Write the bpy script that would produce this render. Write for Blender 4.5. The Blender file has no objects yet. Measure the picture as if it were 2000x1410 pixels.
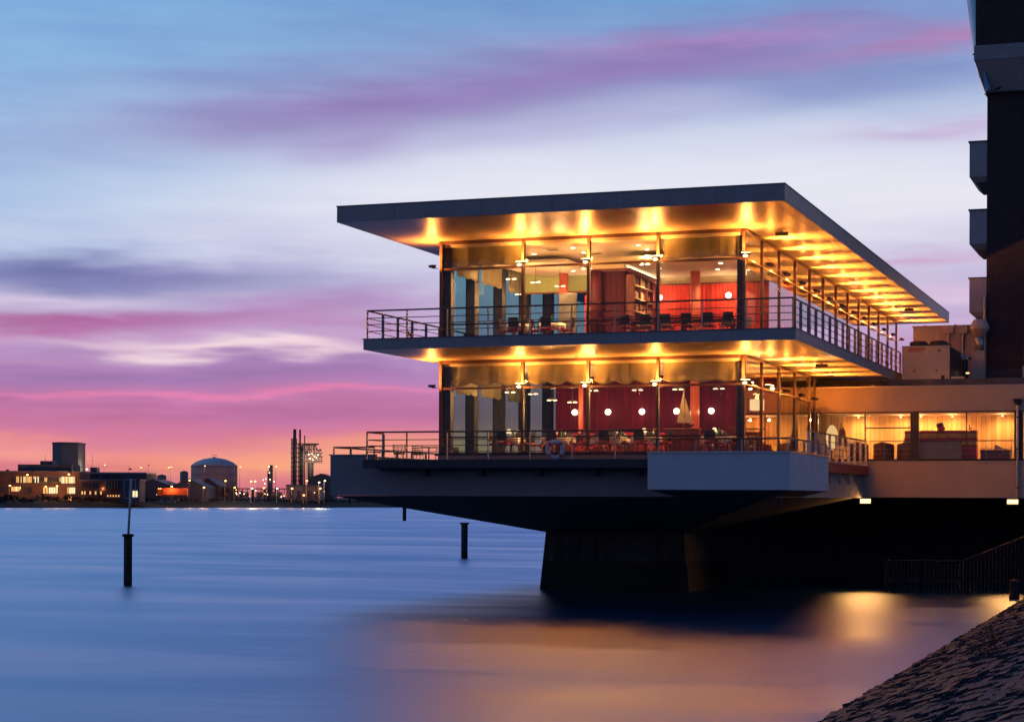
import bpy, bmesh, math, random
from math import sin, cos, pi, radians
from mathutils import Vector, Matrix
random.seed(7)
sc = bpy.context.scene
col = sc.collection

# ------------------------------------------------------------------ camera
TH = radians(19.66)
FW = Vector((-sin(TH), cos(TH), 0)); RT = Vector((cos(TH), sin(TH), 0))
CAM = Vector((12.86, -65.17, 4.0)); FPX = 3694.0
cd = bpy.data.cameras.new('camera'); cam = bpy.data.objects.new('camera', cd); col.objects.link(cam)
cd.sensor_width = 36; cd.lens = FPX / 2000 * 36
cd.shift_y = (971.4 - 705) / 2000
cd.clip_start = 0.5; cd.clip_end = 9000
cam.location = CAM
cam.rotation_euler = (Matrix.Rotation(TH, 3, 'Z') @ Matrix.Rotation(pi / 2, 3, 'X') @ Matrix.Rotation(0.0045, 3, 'Z')).to_euler()
sc.camera = cam

# ------------------------------------------------------------------ exposure and render
sc.view_settings.view_transform = 'Standard'
sc.view_settings.look = 'None'
sc.view_settings.exposure = 0.0
sc.view_settings.gamma = 1.0
sc.view_settings.use_curve_mapping = False
sc.render.engine = 'CYCLES'
cy = sc.cycles
cy.use_denoising = True
cy.max_bounces = 7; cy.diffuse_bounces = 3; cy.glossy_bounces = 3; cy.transparent_max_bounces = 24; cy.transmission_bounces = 4
cy.sample_clamp_indirect = 25.0
cy.caustics_reflective = False; cy.caustics_refractive = False

def lin(r, g, b):
    f = lambda c: (c / 255 / 12.92) if c / 255 <= 0.04045 else ((c / 255 + 0.055) / 1.055) ** 2.4
    return (f(r), f(g), f(b), 1)

# ------------------------------------------------------------------ sky (dusk, afterglow ahead of the camera)
W = bpy.data.worlds.new('World'); sc.world = W; W.use_nodes = True
nt = W.node_tree; N = nt.nodes; L = nt.links; N.clear()
def nn(t, **k):
    n = N.new(t)
    for a, b in k.items(): setattr(n, a, b)
    return n
def mth(op, a, b=None, c=None, clamp=False):
    n = nn('ShaderNodeMath', operation=op); n.use_clamp = clamp
    for i, v in enumerate((a, b, c)):
        if v is None: continue
        if isinstance(v, (int, float)): n.inputs[i].default_value = v
        else: L.new(v, n.inputs[i])
    return n.outputs[0]
def vdot(a, v):
    n = nn('ShaderNodeVectorMath', operation='DOT_PRODUCT'); L.new(a, n.inputs[0])
    if isinstance(v, (tuple, Vector)): n.inputs[1].default_value = tuple(v)
    else: L.new(v, n.inputs[1])
    return n.outputs['Value']
tc = nn('ShaderNodeTexCoord'); D = tc.outputs['Generated']
nrm = nn('ShaderNodeVectorMath', operation='NORMALIZE'); L.new(D, nrm.inputs[0]); D = nrm.outputs[0]
fwd = vdot(D, FW); rgt = vdot(D, RT); up = vdot(D, (0, 0, 1))
az = mth('ARCTAN2', rgt, fwd)
el = mth('ARCSINE', up)
cmb = nn('ShaderNodeCombineXYZ'); L.new(az, cmb.inputs[0]); L.new(el, cmb.inputs[1])
# streaky cloud noise: long across, thin in height, tilted a little
def streak(sx, sy, tilt, detail, off=0.0):
    mp = nn('ShaderNodeMapping'); mp.inputs['Rotation'].default_value = (0, 0, tilt)
    mp.inputs['Scale'].default_value = (sx, sy, 1); mp.inputs['Location'].default_value = (off, off * 0.7, off)
    L.new(cmb.outputs[0], mp.inputs[0])
    t = nn('ShaderNodeTexNoise'); t.inputs['Scale'].default_value = 1; t.inputs['Detail'].default_value = detail
    t.inputs['Roughness'].default_value = 0.5
    L.new(mp.outputs[0], t.inputs['Vector']); return t
s1 = streak(7, 34, -0.10, 3, 3.1); s2 = streak(16, 110, -0.07, 4, 9.7)
dist = nn('ShaderNodeCombineXYZ')
L.new(mth('MULTIPLY', mth('SUBTRACT', s1.outputs[0], 0.5), 0.12), dist.inputs[0])
L.new(mth('ADD', mth('MULTIPLY', mth('SUBTRACT', s1.outputs[0], 0.5), 0.030), mth('MULTIPLY', mth('SUBTRACT', s2.outputs[0], 0.5), 0.012)), dist.inputs[1])
pv = nn('ShaderNodeVectorMath', operation='ADD'); L.new(cmb.outputs[0], pv.inputs[0]); L.new(dist.outputs[0], pv.inputs[1]); PV = pv.outputs[0]
sep = nn('ShaderNodeSeparateXYZ'); L.new(PV, sep.inputs[0])
def ramp(fac, stops):
    r = nn('ShaderNodeValToRGB'); L.new(fac, r.inputs[0]); e = r.color_ramp.elements
    while len(e) < len(stops): e.new(0.5)
    for i, (p, c) in enumerate(stops): e[i].position = p; e[i].color = c
    return r.outputs[0]
def emap(x): return math.sqrt(max(0.0, min(1.0, x / 1.5708)))
elp = mth('ADD', mth('MULTIPLY', sep.outputs[1], 0.55), mth('MULTIPLY', el, 0.45))
elS = mth('POWER', mth('DIVIDE', mth('MAXIMUM', elp, 0.0), 1.5708), 0.5)
front = ramp(elS, [(emap(e), lin(*c)) for e, c in [
    (0.0, (196, 104, 122)), (0.012, (222, 126, 138)), (0.021, (234, 144, 146)), (0.031, (212, 124, 156)),
    (0.045, (192, 118, 164)), (0.058, (196, 128, 176)), (0.071, (176, 136, 190)), (0.082, (198, 164, 204)),
    (0.10, (200, 182, 216)), (0.125, (206, 202, 228)), (0.155, (230, 229, 242)), (0.19, (206, 214, 236)),
    (0.22, (146, 172, 214)), (0.262, (108, 158, 210)), (0.33, (60, 134, 206)), (0.45, (20, 104, 188)), (0.68, (8, 58, 128)), (1.3, (6, 38, 96))]])
back = ramp(elS, [(emap(e), lin(*c)) for e, c in [
    (0.0, (120, 116, 146)), (0.1, (100, 112, 154)), (0.4, (74, 96, 150)), (1.2, (30, 58, 110))]])
def mix(fac, a, b):
    m = nn('ShaderNodeMix', data_type='RGBA')
    if isinstance(fac, (int, float)): m.inputs[0].default_value = fac
    else: L.new(fac, m.inputs[0])
    for i, v in ((6, a), (7, b)):
        if isinstance(v, tuple): m.inputs[i].default_value = v
        else: L.new(v, m.inputs[i])
    return m.outputs[2]
def maprange(v, a, b, c=0.0, d=1.0, sm=True):
    m = nn('ShaderNodeMapRange'); m.interpolation_type = 'SMOOTHSTEP' if sm else 'LINEAR'
    L.new(v, m.inputs[0])
    for i, x in enumerate((a, b, c, d)): m.inputs[i + 1].default_value = x
    return m.outputs[0]
# the north (left) of the sky is bluer
lf = mth('MULTIPLY', maprange(az, 0.02, -0.27), maprange(el, 0.07, 0.16))
skyc = mix(mth('MULTIPLY', lf, 0.72), front, lin(132, 178, 224))
def blob(x, y, sx, sy, tilt, c, s, over=None):
    global skyc
    a = math.atan((x - 1000) / FPX); e = math.atan((971 - y) / FPX)
    mp = nn('ShaderNodeMapping', vector_type='TEXTURE')
    mp.inputs['Location'].default_value = (a, e, 0)
    mp.inputs['Rotation'].default_value = (0, 0, tilt)
    mp.inputs['Scale'].default_value = (sx / FPX, sy / FPX, 1)
    L.new(PV, mp.inputs[0])
    d2 = vdot(mp.outputs[0], mp.outputs[0])
    g = mth('EXPONENT', mth('MULTIPLY', d2, -1.0))
    skyc = mix(mth('MULTIPLY', g, s, clamp=True), skyc, lin(*c))
for b in [(700, 215, 560, 60, 0.12, (142, 118, 180), .86), (1320, 118, 520, 56, 0.10, (146, 120, 184), .86),
          (1380, 82, 330, 14, 0.03, (186, 134, 188), .4), (690, 285, 130, 34, 0.2, (160, 140, 196), .7),
          (1150, 240, 500, 26, 0.12, (176, 170, 214), .5), (480, 150, 300, 26, 0.1, (134, 142, 196), .5),
          (1850, 96, 260, 22, 0.12, (186, 126, 180), .75), (1720, 170, 320, 42, 0.08, (122, 136, 194), .6),
          (1850, 265, 230, 24, 0.05, (190, 156, 206), .6), (1100, 30, 600, 30, 0.05, (124, 156, 204), .5),
          (150, 550, 400, 33, -0.02, (104, 108, 168), .92), (520, 520, 260, 18, 0.1, (170, 160, 206), .5),
          (90, 598, 230, 13, 0.02, (216, 200, 226), .85), (150, 642, 420, 19, 0.05, (176, 92, 152), .85),
          (640, 598, 270, 26, 0.08, (176, 130, 186), .65), (560, 648, 330, 14, 0.03, (186, 120, 176), .5),
          (470, 690, 250, 11, -0.05, (246, 218, 226), 1.0), (120, 705, 180, 8, 0.02, (200, 150, 190), .5),
          (300, 738, 560, 24, 0.02, (150, 118, 174), .75), (420, 772, 560, 7, 0.03, (236, 132, 178), .75),
          (300, 800, 420, 9, 0.0, (190, 110, 160), .5), (520, 830, 560, 14, 0.03, (186, 112, 162), .6),
          (560, 900, 330, 24, 0.06, (255, 168, 122), .75), (40, 886, 230, 14, -0.04, (248, 156, 142), .7),
          (60, 922, 260, 12, 0, (198, 106, 136), .6), (330, 925, 220, 9, .03, (200, 110, 130), .5),
          (1800, 512, 170, 16, 0.06, (204, 146, 196), .6), (1830, 585, 170, 14, 0, (226, 196, 222), .6), (1760, 400, 300, 60, 0, (232, 230, 242), .6), (1050, 395, 700, 75, 0.04, (232, 232, 244), .75), (560, 470, 420, 40, 0, (214, 212, 234), .5)]:
    blob(*b)
# fine streaks through the cloud
skyc2 = nn('ShaderNodeMix', data_type='RGBA', blend_type='OVERLAY'); skyc2.inputs[0].default_value = 0.20
L.new(skyc, skyc2.inputs[6]); L.new(s2.outputs[0], skyc2.inputs[7])
skyc = mix(mth('MULTIPLY', maprange(el, 0.0, 0.01), maprange(el, 0.5, 0.2)), skyc, skyc2.outputs[2])
fr = maprange(mth('COSINE', az), -0.60, 0.60)
skyc = mix(fr, back, skyc)
below = maprange(up, -0.004, 0.0, sm=False)
skyc = mix(below, lin(40, 60, 90), skyc)
bg = nn('ShaderNodeBackground'); L.new(skyc, bg.inputs[0]); bg.inputs[1].default_value = 1.0
wo = nn('ShaderNodeOutputWorld'); L.new(bg.outputs[0], wo.inputs[0])

# ------------------------------------------------------------------ materials
def mat(name, c, rough=0.6, metal=0.0, var=0.25, scale=3.0, bump=0.0, bscale=40.0, stretch=(1, 1, 1), spec=0.5, dirt=0.0):
    m = bpy.data.materials.new(name); m.use_nodes = True; t = m.node_tree; p = t.nodes['Principled BSDF']
    p.inputs['Roughness'].default_value = rough; p.inputs['Metallic'].default_value = metal
    p.inputs['Specular IOR Level'].default_value = spec
    co = t.nodes.new('ShaderNodeTexCoord'); mp = t.nodes.new('ShaderNodeMapping'); mp.inputs['Scale'].default_value = stretch
    t.links.new(co.outputs['Object'], mp.inputs[0])
    nz = t.nodes.new('ShaderNodeTexNoise'); nz.inputs['Scale'].default_value = scale; nz.inputs['Detail'].default_value = 6
    t.links.new(mp.outputs[0], nz.inputs['Vector'])
    r = t.nodes.new('ShaderNodeValToRGB')
    r.color_ramp.elements[0].position = 0.3; r.color_ramp.elements[1].position = 0.7
    r.color_ramp.elements[0].color = (c[0] * (1 - var), c[1] * (1 - var), c[2] * (1 - var), 1)
    r.color_ramp.elements[1].color = (min(1, c[0] * (1 + var)), min(1, c[1] * (1 + var)), min(1, c[2] * (1 + var)), 1)
    t.links.new(nz.outputs[0], r.inputs[0]); t.links.new(r.outputs[0], p.inputs['Base Color'])
    if bump:
        n2 = t.nodes.new('ShaderNodeTexNoise'); n2.inputs['Scale'].default_value = bscale; n2.inputs['Detail'].default_value = 4
        t.links.new(mp.outputs[0], n2.inputs['Vector'])
        b = t.nodes.new('ShaderNodeBump'); b.inputs['Strength'].default_value = bump; b.inputs['Distance'].default_value = 0.02
        t.links.new(n2.outputs[0], b.inputs['Height']); t.links.new(b.outputs[0], p.inputs['Normal'])
    return m
def emis(name, c, s):
    m = bpy.data.materials.new(name); m.use_nodes = True; t = m.node_tree; t.nodes.clear()
    e = t.nodes.new('ShaderNodeEmission'); e.inputs[0].default_value = (*c, 1); e.inputs[1].default_value = s
    o = t.nodes.new('ShaderNodeOutputMaterial'); t.links.new(e.outputs[0], o.inputs[0]); return m
def glass(name, tint, refl=1.0, base=0.018):
    m = bpy.data.materials.new(name); m.use_nodes = True; t = m.node_tree; t.nodes.clear()
    tr = t.nodes.new('ShaderNodeBsdfTransparent'); tr.inputs[0].default_value = (*tint, 1)
    gl = t.nodes.new('ShaderNodeBsdfGlossy'); gl.inputs['Roughness'].default_value = 0.01; gl.inputs[0].default_value = (refl, refl, refl, 1)
    lw = t.nodes.new('ShaderNodeLayerWeight'); lw.inputs[0].default_value = 0.5
    pw = t.nodes.new('ShaderNodeMath'); pw.operation = 'POWER'; t.links.new(lw.outputs['Facing'], pw.inputs[0]); pw.inputs[1].default_value = 5
    ma = t.nodes.new('ShaderNodeMath'); ma.operation = 'MULTIPLY_ADD'; t.links.new(pw.outputs[0], ma.inputs[0]); ma.inputs[1].default_value = 1 - base; ma.inputs[2].default_value = base
    mx = t.nodes.new('ShaderNodeMixShader'); t.links.new(ma.outputs[0], mx.inputs[0]); t.links.new(tr.outputs[0], mx.inputs[1]); t.links.new(gl.outputs[0], mx.inputs[2])
    o = t.nodes.new('ShaderNodeOutputMaterial'); t.links.new(mx.outputs[0], o.inputs[0]); return m
def wood(name, c, line=4.0, axis=0, dark=0.45, var=0.3, rough=0.5):
    """boarded panelling: vertical boards with thin dark joints, grain along z"""
    m = mat(name, c, rough, 0, var, 2.0, 0.0, stretch=(6, 6, 0.5), spec=.12); t = m.node_tree; p = t.nodes['Principled BSDF']
    src = p.inputs['Base Color'].links[0].from_socket
    co = t.nodes.new('ShaderNodeTexCoord'); sp = t.nodes.new('ShaderNodeSeparateXYZ'); t.links.new(co.outputs['Object'], sp.inputs[0])
    ml = t.nodes.new('ShaderNodeMath'); ml.operation = 'MULTIPLY'; t.links.new(sp.outputs[axis], ml.inputs[0]); ml.inputs[1].default_value = line
    fr_ = t.nodes.new('ShaderNodeMath'); fr_.operation = 'FRACT'; t.links.new(ml.outputs[0], fr_.inputs[0])
    lt = t.nodes.new('ShaderNodeMath'); lt.operation = 'LESS_THAN'; t.links.new(fr_.outputs[0], lt.inputs[0]); lt.inputs[1].default_value = 0.12
    fl = t.nodes.new('ShaderNodeMath'); fl.operation = 'FLOOR'; t.links.new(ml.outputs[0], fl.inputs[0])
    wn = t.nodes.new('ShaderNodeTexWhiteNoise'); wn.noise_dimensions = '1D'; t.links.new(fl.outputs[0], wn.inputs['W'])
    mr = t.nodes.new('ShaderNodeMapRange'); t.links.new(wn.outputs[0], mr.inputs[0]); mr.inputs[3].default_value = 0.75; mr.inputs[4].default_value = 1.15
    vm = t.nodes.new('ShaderNodeVectorMath'); vm.operation = 'SCALE'; t.links.new(src, vm.inputs[0]); t.links.new(mr.outputs[0], vm.inputs['Scale'])
    mx = t.nodes.new('ShaderNodeMix'); mx.data_type = 'RGBA'; t.links.new(lt.outputs[0], mx.inputs[0]); t.links.new(vm.outputs[0], mx.inputs[6])
    mx.inputs[7].default_value = (c[0] * dark, c[1] * dark, c[2] * dark, 1); t.links.new(mx.outputs[2], p.inputs['Base Color'])
    return m
M = {}
M['fascia'] = mat('fascia_metal', (.31, .29, .27), .45, .2, .10, 1.5, .05, 60)
M['coping'] = mat('coping_metal', (.12, .12, .13), .4, .5, .1)
M['soffit'] = mat('soffit_metal', (.50, .42, .32), .34, .30, .07, 1.2, .06, 9, (1, 1, 1))
M['render'] = mat('white_render', (.62, .61, .60), .85, 0, .07, 1.6, .25, 90)
M['render2'] = mat('grey_render', (.27, .25, .235), .85, 0, .10, .9, .25, 90)
M['linkw'] = mat('warm_lit_render', (.54, .42, .31), .85, 0, .07, .9, .25, 90)  # warm lamp light on the link wall is mixed into this base colour
M['concrete'] = mat('raw_concrete', (.09, .09, .095), .8, 0, .25, .8, .3, 30)
M['dark'] = mat('dark_steel', (.035, .035, .04), .45, .3, .2)
M['frame'] = mat('frame_bronze', (.13, .08, .065), .42, .35, .15, 4)
M['column'] = mat('column_black', (.03, .032, .036), .5, .0, .2)
M['steel'] = mat('stainless', (.45, .43, .42), .32, .9, .12, 8)
M['postp'] = mat('post_paint', (.34, .30, .28), .45, .5, .12, 8)
M['glass'] = glass('clear_glass', (.96, .97, .96))
M['teal'] = glass('tinted_glass', (.50, .76, .74), 1.0, .05)
M['green'] = glass('green_tinted_glass', (.56, .86, .68), 1.0, .05)
M['white'] = mat('white_ceiling', (.74, .70, .62), .8, 0, .04)
M['cream'] = mat('cream_wall', (.72, .62, .42), .8, 0, .05)
M['greenlit'] = mat('green_lit_wall', (.42, .52, .26), .8, 0, .06)  # green light falling on the bulkhead, painted in as its colour
M['redwood'] = wood('red_wood', (.78, .065, .03), 5.2)
M['crimson'] = wood('crimson_panel', (.075, .001, .012), 3.1, 0, .6, .35, .7)
M['darkwood'] = wood('dark_wood', (.075, .014, .014), 4.2)
M['redcol'] = mat('red_column', (.55, .12, .07), .3, 0, .15, 3, stretch=(3, 3, .4))
M['shelf'] = mat('shelf_wood', (.20, .06, .04), .5)
M['slatwood'] = wood('pale_boards', (.70, .42, .17), 4.4, 0, .55, .14, .55)
M['cloth'] = mat('white_cloth', (.80, .77, .70), .85, 0, .06, 6, .3, 12)
M['blind'] = None
M['black'] = mat('black_leather', (.02, .02, .022), .5)
M['redseat'] = mat('red_fabric', (.34, .018, .02), .8)
M['chairwood'] = mat('chair_wood', (.22, .05, .03), .45)
M['wicker'] = mat('wicker', (.42, .24, .10), .7, 0, .3, 30, .5, 60)
M['bottle'] = mat('green_bottle', (.02, .20, .06), .1)
M['clear'] = mat('clear_tumbler', (.8, .8, .78), .05)
M['shade'] = emis('lamp_shade_lit', (1, .72, .34), 1.6)
M['logo'] = mat('logo_red', (.62, .03, .03), .5, 0, .03)
M['shade2'] = emis('lamp_shade_dim', (1, .60, .24), .9)
M['globe'] = emis('globe_lit', (1, .86, .55), 9)
M['bulb'] = emis('bulb_lit', (1, .66, .26), 22)
M['down'] = emis('downlight_lit', (1, .82, .5), 8)
M['flood'] = emis('flood_lit', (1, .66, .26), 3)
M['sodium'] = emis('sodium_lit', (1, .42, .10), 9)
M['whitelamp'] = emis('white_lamp_lit', (1, .86, .50), 5)
M['winlit'] = emis('window_lit', (1, .50, .16), 1.1)
M['winlit2'] = emis('window_lit_pale', (1, .84, .46), 1.2)
M['windim'] = mat('window_dark', (.05, .045, .05), .15)
M['ringw'] = mat('ring_white', (.50, .50, .50), .5)
M['ringr'] = mat('ring_red', (.5, .04, .03), .5)
M['sail'] = mat('sail_cloth', (.16, .115, .075), .8)
M['acpaint'] = mat('unit_paint', (.72, .58, .38), .5, 0, .06, 2)
M['ducts'] = mat('duct_paint', (.58, .45, .32), .5, .1, .10, 2)
M['galv'] = mat('galvanised', (.5, .45, .40), .35, .8, .12, 5)
M['membrane'] = mat('roof_membrane', (.10, .10, .10), .9, 0, .3, 2, .3, 20)
M['balc'] = mat('balcony_panel', (.42, .39, .36), .7, 0, .08)
M['yellow'] = mat('yellow_paint', (.66, .42, .08), .6)
M['maroon'] = mat('maroon_paint', (.38, .03, .03), .6)
M['pile'] = mat('timber_pile', (.03, .028, .03), .9, 0, .5, 6, .6, 14, (1, 1, .3))
M['paleg'] = mat('pale_pole', (.45, .42, .42), .5)
M['fbrick'] = mat('far_brick', (.095, .045, .045), .9, 0, .2, .3)
M['fgrey'] = mat('far_grey', (.08, .085, .11), .9, 0, .15, .1)
M['fconc'] = mat('far_concrete', (.17, .165, .17), .9, 0, .12, .2)
M['ftank'] = mat('far_tank', (.36, .23, .21), .7, .1, .12, .2)
M['ftankr'] = mat('far_tank_roof', (.32, .35, .43), .5, .2, .1, .2)
M['froof'] = mat('far_roof', (.09, .10, .14), .7, 0, .15, .1)
M['fsteel'] = mat('far_steel', (.10, .08, .09), .7, .2, .3, .3)
M['orange'] = mat('orange_tarp', (.50, .09, .03), .7, 0, .15, .5)
M['bushes'] = mat('far_bushes', (.02, .028, .02), 1, 0, .5, .3)
def concrete2(name, c, tide=None):
    m = mat(name, c, .8, 0, .30, .7, .0); t = m.node_tree; p = t.nodes['Principled BSDF']; src = p.inputs['Base Color'].links[0].from_socket
    co = t.nodes.new('ShaderNodeTexCoord'); sp = t.nodes.new('ShaderNodeSeparateXYZ'); t.links.new(co.outputs['Object'], sp.inputs[0])
    ad = t.nodes.new('ShaderNodeMath'); t.links.new(sp.outputs[0], ad.inputs[0]); t.links.new(sp.outputs[1], ad.inputs[1])
    cb = t.nodes.new('ShaderNodeCombineXYZ'); t.links.new(ad.outputs[0], cb.inputs[0]); t.links.new(sp.outputs[2], cb.inputs[1])
    bt = t.nodes.new('ShaderNodeTexBrick'); t.links.new(cb.outputs[0], bt.inputs[0]); bt.offset = 0; bt.inputs['Scale'].default_value = 1
    bt.inputs['Brick Width'].default_value = 1.25; bt.inputs['Row Height'].default_value = .62; bt.inputs['Mortar Size'].default_value = .02
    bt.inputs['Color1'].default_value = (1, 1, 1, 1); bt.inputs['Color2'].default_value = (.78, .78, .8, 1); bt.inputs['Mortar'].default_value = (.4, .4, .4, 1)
    st = t.nodes.new('ShaderNodeMapping'); st.inputs['Scale'].default_value = (3, 3, .25); t.links.new(co.outputs['Object'], st.inputs[0])
    nz = t.nodes.new('ShaderNodeTexNoise'); nz.inputs['Scale'].default_value = 1.2; nz.inputs['Detail'].default_value = 6; t.links.new(st.outputs[0], nz.inputs[0])
    rr = t.nodes.new('ShaderNodeMapRange'); t.links.new(nz.outputs[0], rr.inputs[0]); rr.inputs[1].default_value = .35; rr.inputs[2].default_value = .65; rr.inputs[3].default_value = .45; rr.inputs[4].default_value = 1.5
    m1 = t.nodes.new('ShaderNodeVectorMath'); m1.operation = 'MULTIPLY'; t.links.new(src, m1.inputs[0]); t.links.new(bt.outputs[0], m1.inputs[1])
    m2 = t.nodes.new('ShaderNodeVectorMath'); m2.operation = 'SCALE'; t.links.new(m1.outputs[0], m2.inputs[0]); t.links.new(rr.outputs[0], m2.inputs['Scale'])
    out = m2.outputs[0]
    if tide:
        ma_ = t.nodes.new('ShaderNodeMath'); ma_.operation = 'MULTIPLY_ADD'; t.links.new(nz.outputs[0], ma_.inputs[0]); ma_.inputs[1].default_value = .5; t.links.new(sp.outputs[2], ma_.inputs[2])
        mr_ = t.nodes.new('ShaderNodeMapRange'); t.links.new(ma_.outputs[0], mr_.inputs[0]); mr_.inputs[1].default_value = tide + .1; mr_.inputs[2].default_value = tide + .3
        mx_ = t.nodes.new('ShaderNodeMix'); mx_.data_type = 'RGBA'; t.links.new(mr_.outputs[0], mx_.inputs[0]); mx_.inputs[6].default_value = (.010, .011, .009, 1); t.links.new(out, mx_.inputs[7]); out = mx_.outputs[2]
    t.links.new(out, p.inputs['Base Color']); return m
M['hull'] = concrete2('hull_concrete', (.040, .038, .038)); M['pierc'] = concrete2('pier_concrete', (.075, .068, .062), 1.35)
# brick of the tower
m = mat('tower_brick', (.10, .055, .055), .85, 0, .3, 2.0); M['brick'] = m; t = m.node_tree; p = t.nodes['Principled BSDF']
co = t.nodes.new('ShaderNodeTexCoord'); mp = t.nodes.new('ShaderNodeMapping'); mp.inputs['Rotation'].default_value = (pi / 2, 0, 0)
t.links.new(co.outputs['Object'], mp.inputs[0])
bt = t.nodes.new('ShaderNodeTexBrick'); bt.inputs['Scale'].default_value = 1; bt.inputs['Brick Width'].default_value = .30; bt.inputs['Row Height'].default_value = .105
bt.inputs['Mortar Size'].default_value = .016; bt.inputs['Color1'].default_value = (.055, .028, .026, 1); bt.inputs['Color2'].default_value = (.026, .018, .018, 1); bt.inputs['Mortar'].default_value = (.07, .055, .052, 1)
t.links.new(mp.outputs[0], bt.inputs[0]); t.links.new(bt.outputs[0], p.inputs['Base Color'])
bp = t.nodes.new('ShaderNodeBump'); bp.inputs['Strength'].default_value = .6; bp.inputs['Distance'].default_value = .03; bp.invert = True
t.links.new(bt.outputs['Fac'], bp.inputs['Height']); t.links.new(bp.outputs[0], p.inputs['Normal'])
# translucent blind cloth
m = bpy.data.materials.new('blind_cloth'); m.use_nodes = True; t = m.node_tree; t.nodes.clear(); M['blind'] = m
d1 = t.nodes.new('ShaderNodeBsdfDiffuse'); d2 = t.nodes.new('ShaderNodeBsdfTranslucent')
co = t.nodes.new('ShaderNodeTexCoord'); nz = t.nodes.new('ShaderNodeTexNoise'); nz.inputs['Scale'].default_value = 2.2; nz.inputs['Detail'].default_value = 5
t.links.new(co.outputs['Object'], nz.inputs[0])
r = t.nodes.new('ShaderNodeValToRGB'); r.color_ramp.elements[0].color = (.36, .35, .23, 1); r.color_ramp.elements[1].color = (.50, .47, .31, 1)
t.links.new(nz.outputs[0], r.inputs[0]); t.links.new(r.outputs[0], d1.inputs[0]); t.links.new(r.outputs[0], d2.inputs[0])
bm2 = t.nodes.new('ShaderNodeMapping'); bm2.inputs['Scale'].default_value = (9, 9, 2.2); t.links.new(co.outputs['Object'], bm2.inputs[0]); bn = t.nodes.new('ShaderNodeTexNoise'); bn.inputs['Scale'].default_value = 1.2; bn.inputs['Detail'].default_value = 5; bn.inputs['Distortion'].default_value = 1.2; t.links.new(bm2.outputs[0], bn.inputs[0]); bb = t.nodes.new('ShaderNodeBump'); bb.inputs['Strength'].default_value = .35; bb.inputs['Distance'].default_value = .05; t.links.new(bn.outputs[0], bb.inputs['Height']); t.links.new(bb.outputs[0], d1.inputs['Normal'])
mx = t.nodes.new('ShaderNodeMixShader'); mx.inputs[0].default_value = .55; t.links.new(d1.outputs[0], mx.inputs[1]); t.links.new(d2.outputs[0], mx.inputs[2])
o = t.nodes.new('ShaderNodeOutputMaterial'); t.links.new(mx.outputs[0], o.inputs[0])
M['blindrim'] = mat('blind_hem', (.10, .09, .06), .8)
# water: long swell smoothed by the tide, murky blue
m = bpy.data.materials.new('estuary_water'); m.use_nodes = True; t = m.node_tree; M['water'] = m; t.nodes.clear()
def tn(tp, **k):
    n = t.nodes.new(tp)
    for a, b in k.items(): setattr(n, a, b)
    return n
co = tn('ShaderNodeTexCoord'); mp = tn('ShaderNodeMapping')
mp.inputs['Rotation'].default_value = (0, 0, -TH + .12); mp.inputs['Scale'].default_value = (.03, .11, 1)
t.links.new(co.outputs['Object'], mp.inputs[0])
nz = tn('ShaderNodeTexNoise'); nz.inputs['Scale'].default_value = 1; nz.inputs['Detail'].default_value = 4; nz.inputs['Roughness'].default_value = .5; nz.inputs['Distortion'].default_value = 1.0
t.links.new(mp.outputs[0], nz.inputs['Vector'])
di = tn('ShaderNodeBsdfDiffuse'); rw = tn('ShaderNodeValToRGB'); t.links.new(nz.outputs[0], rw.inputs[0]); rw.color_ramp.elements[0].position = .36; rw.color_ramp.elements[1].position = .70; rw.color_ramp.elements[0].color = (.002, .075, .17, 1); rw.color_ramp.elements[1].color = (.03, .11, .21, 1); t.links.new(rw.outputs[0], di.inputs[0])
gl = tn('ShaderNodeBsdfAnisotropic'); gl.distribution = 'BECKMANN'; gl.inputs['Color'].default_value = (.60, .70, .88, 1)
mr = tn('ShaderNodeMapRange'); t.links.new(nz.outputs[0], mr.inputs[0]); mr.inputs[1].default_value = .32; mr.inputs[2].default_value = .72
mr.inputs[3].default_value = .54; mr.inputs[4].default_value = .34; t.links.new(mr.outputs[0], gl.inputs['Roughness'])
mp2 = tn('ShaderNodeMapping'); mp2.inputs['Rotation'].default_value = (0, 0, -TH); mp2.inputs['Scale'].default_value = (.30, 1.1, 1)
t.links.new(co.outputs['Object'], mp2.inputs[0])
n2 = tn('ShaderNodeTexNoise'); n2.inputs['Scale'].default_value = 1; n2.inputs['Detail'].default_value = 3; t.links.new(mp2.outputs[0], n2.inputs['Vector'])
bp = tn('ShaderNodeBump'); bp.inputs['Strength'].default_value = .16; bp.inputs['Distance'].default_value = .2; t.links.new(n2.outputs[0], bp.inputs['Height'])
t.links.new(bp.outputs[0], gl.inputs['Normal'])
lw = tn('ShaderNodeLayerWeight'); lw.inputs[0].default_value = .5
pw = tn('ShaderNodeMath', operation='POWER'); t.links.new(lw.outputs['Facing'], pw.inputs[0]); pw.inputs[1].default_value = 3
ma = tn('ShaderNodeMath', operation='MULTIPLY_ADD'); t.links.new(pw.outputs[0], ma.inputs[0]); ma.inputs[1].default_value = .84; ma.inputs[2].default_value = .05
mx = tn('ShaderNodeMixShader'); t.links.new(ma.outputs[0], mx.inputs[0]); t.links.new(di.outputs[0], mx.inputs[1]); t.links.new(gl.outputs[0], mx.inputs[2])
o = tn('ShaderNodeOutputMaterial'); t.links.new(mx.outputs[0], o.inputs[0])
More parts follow.
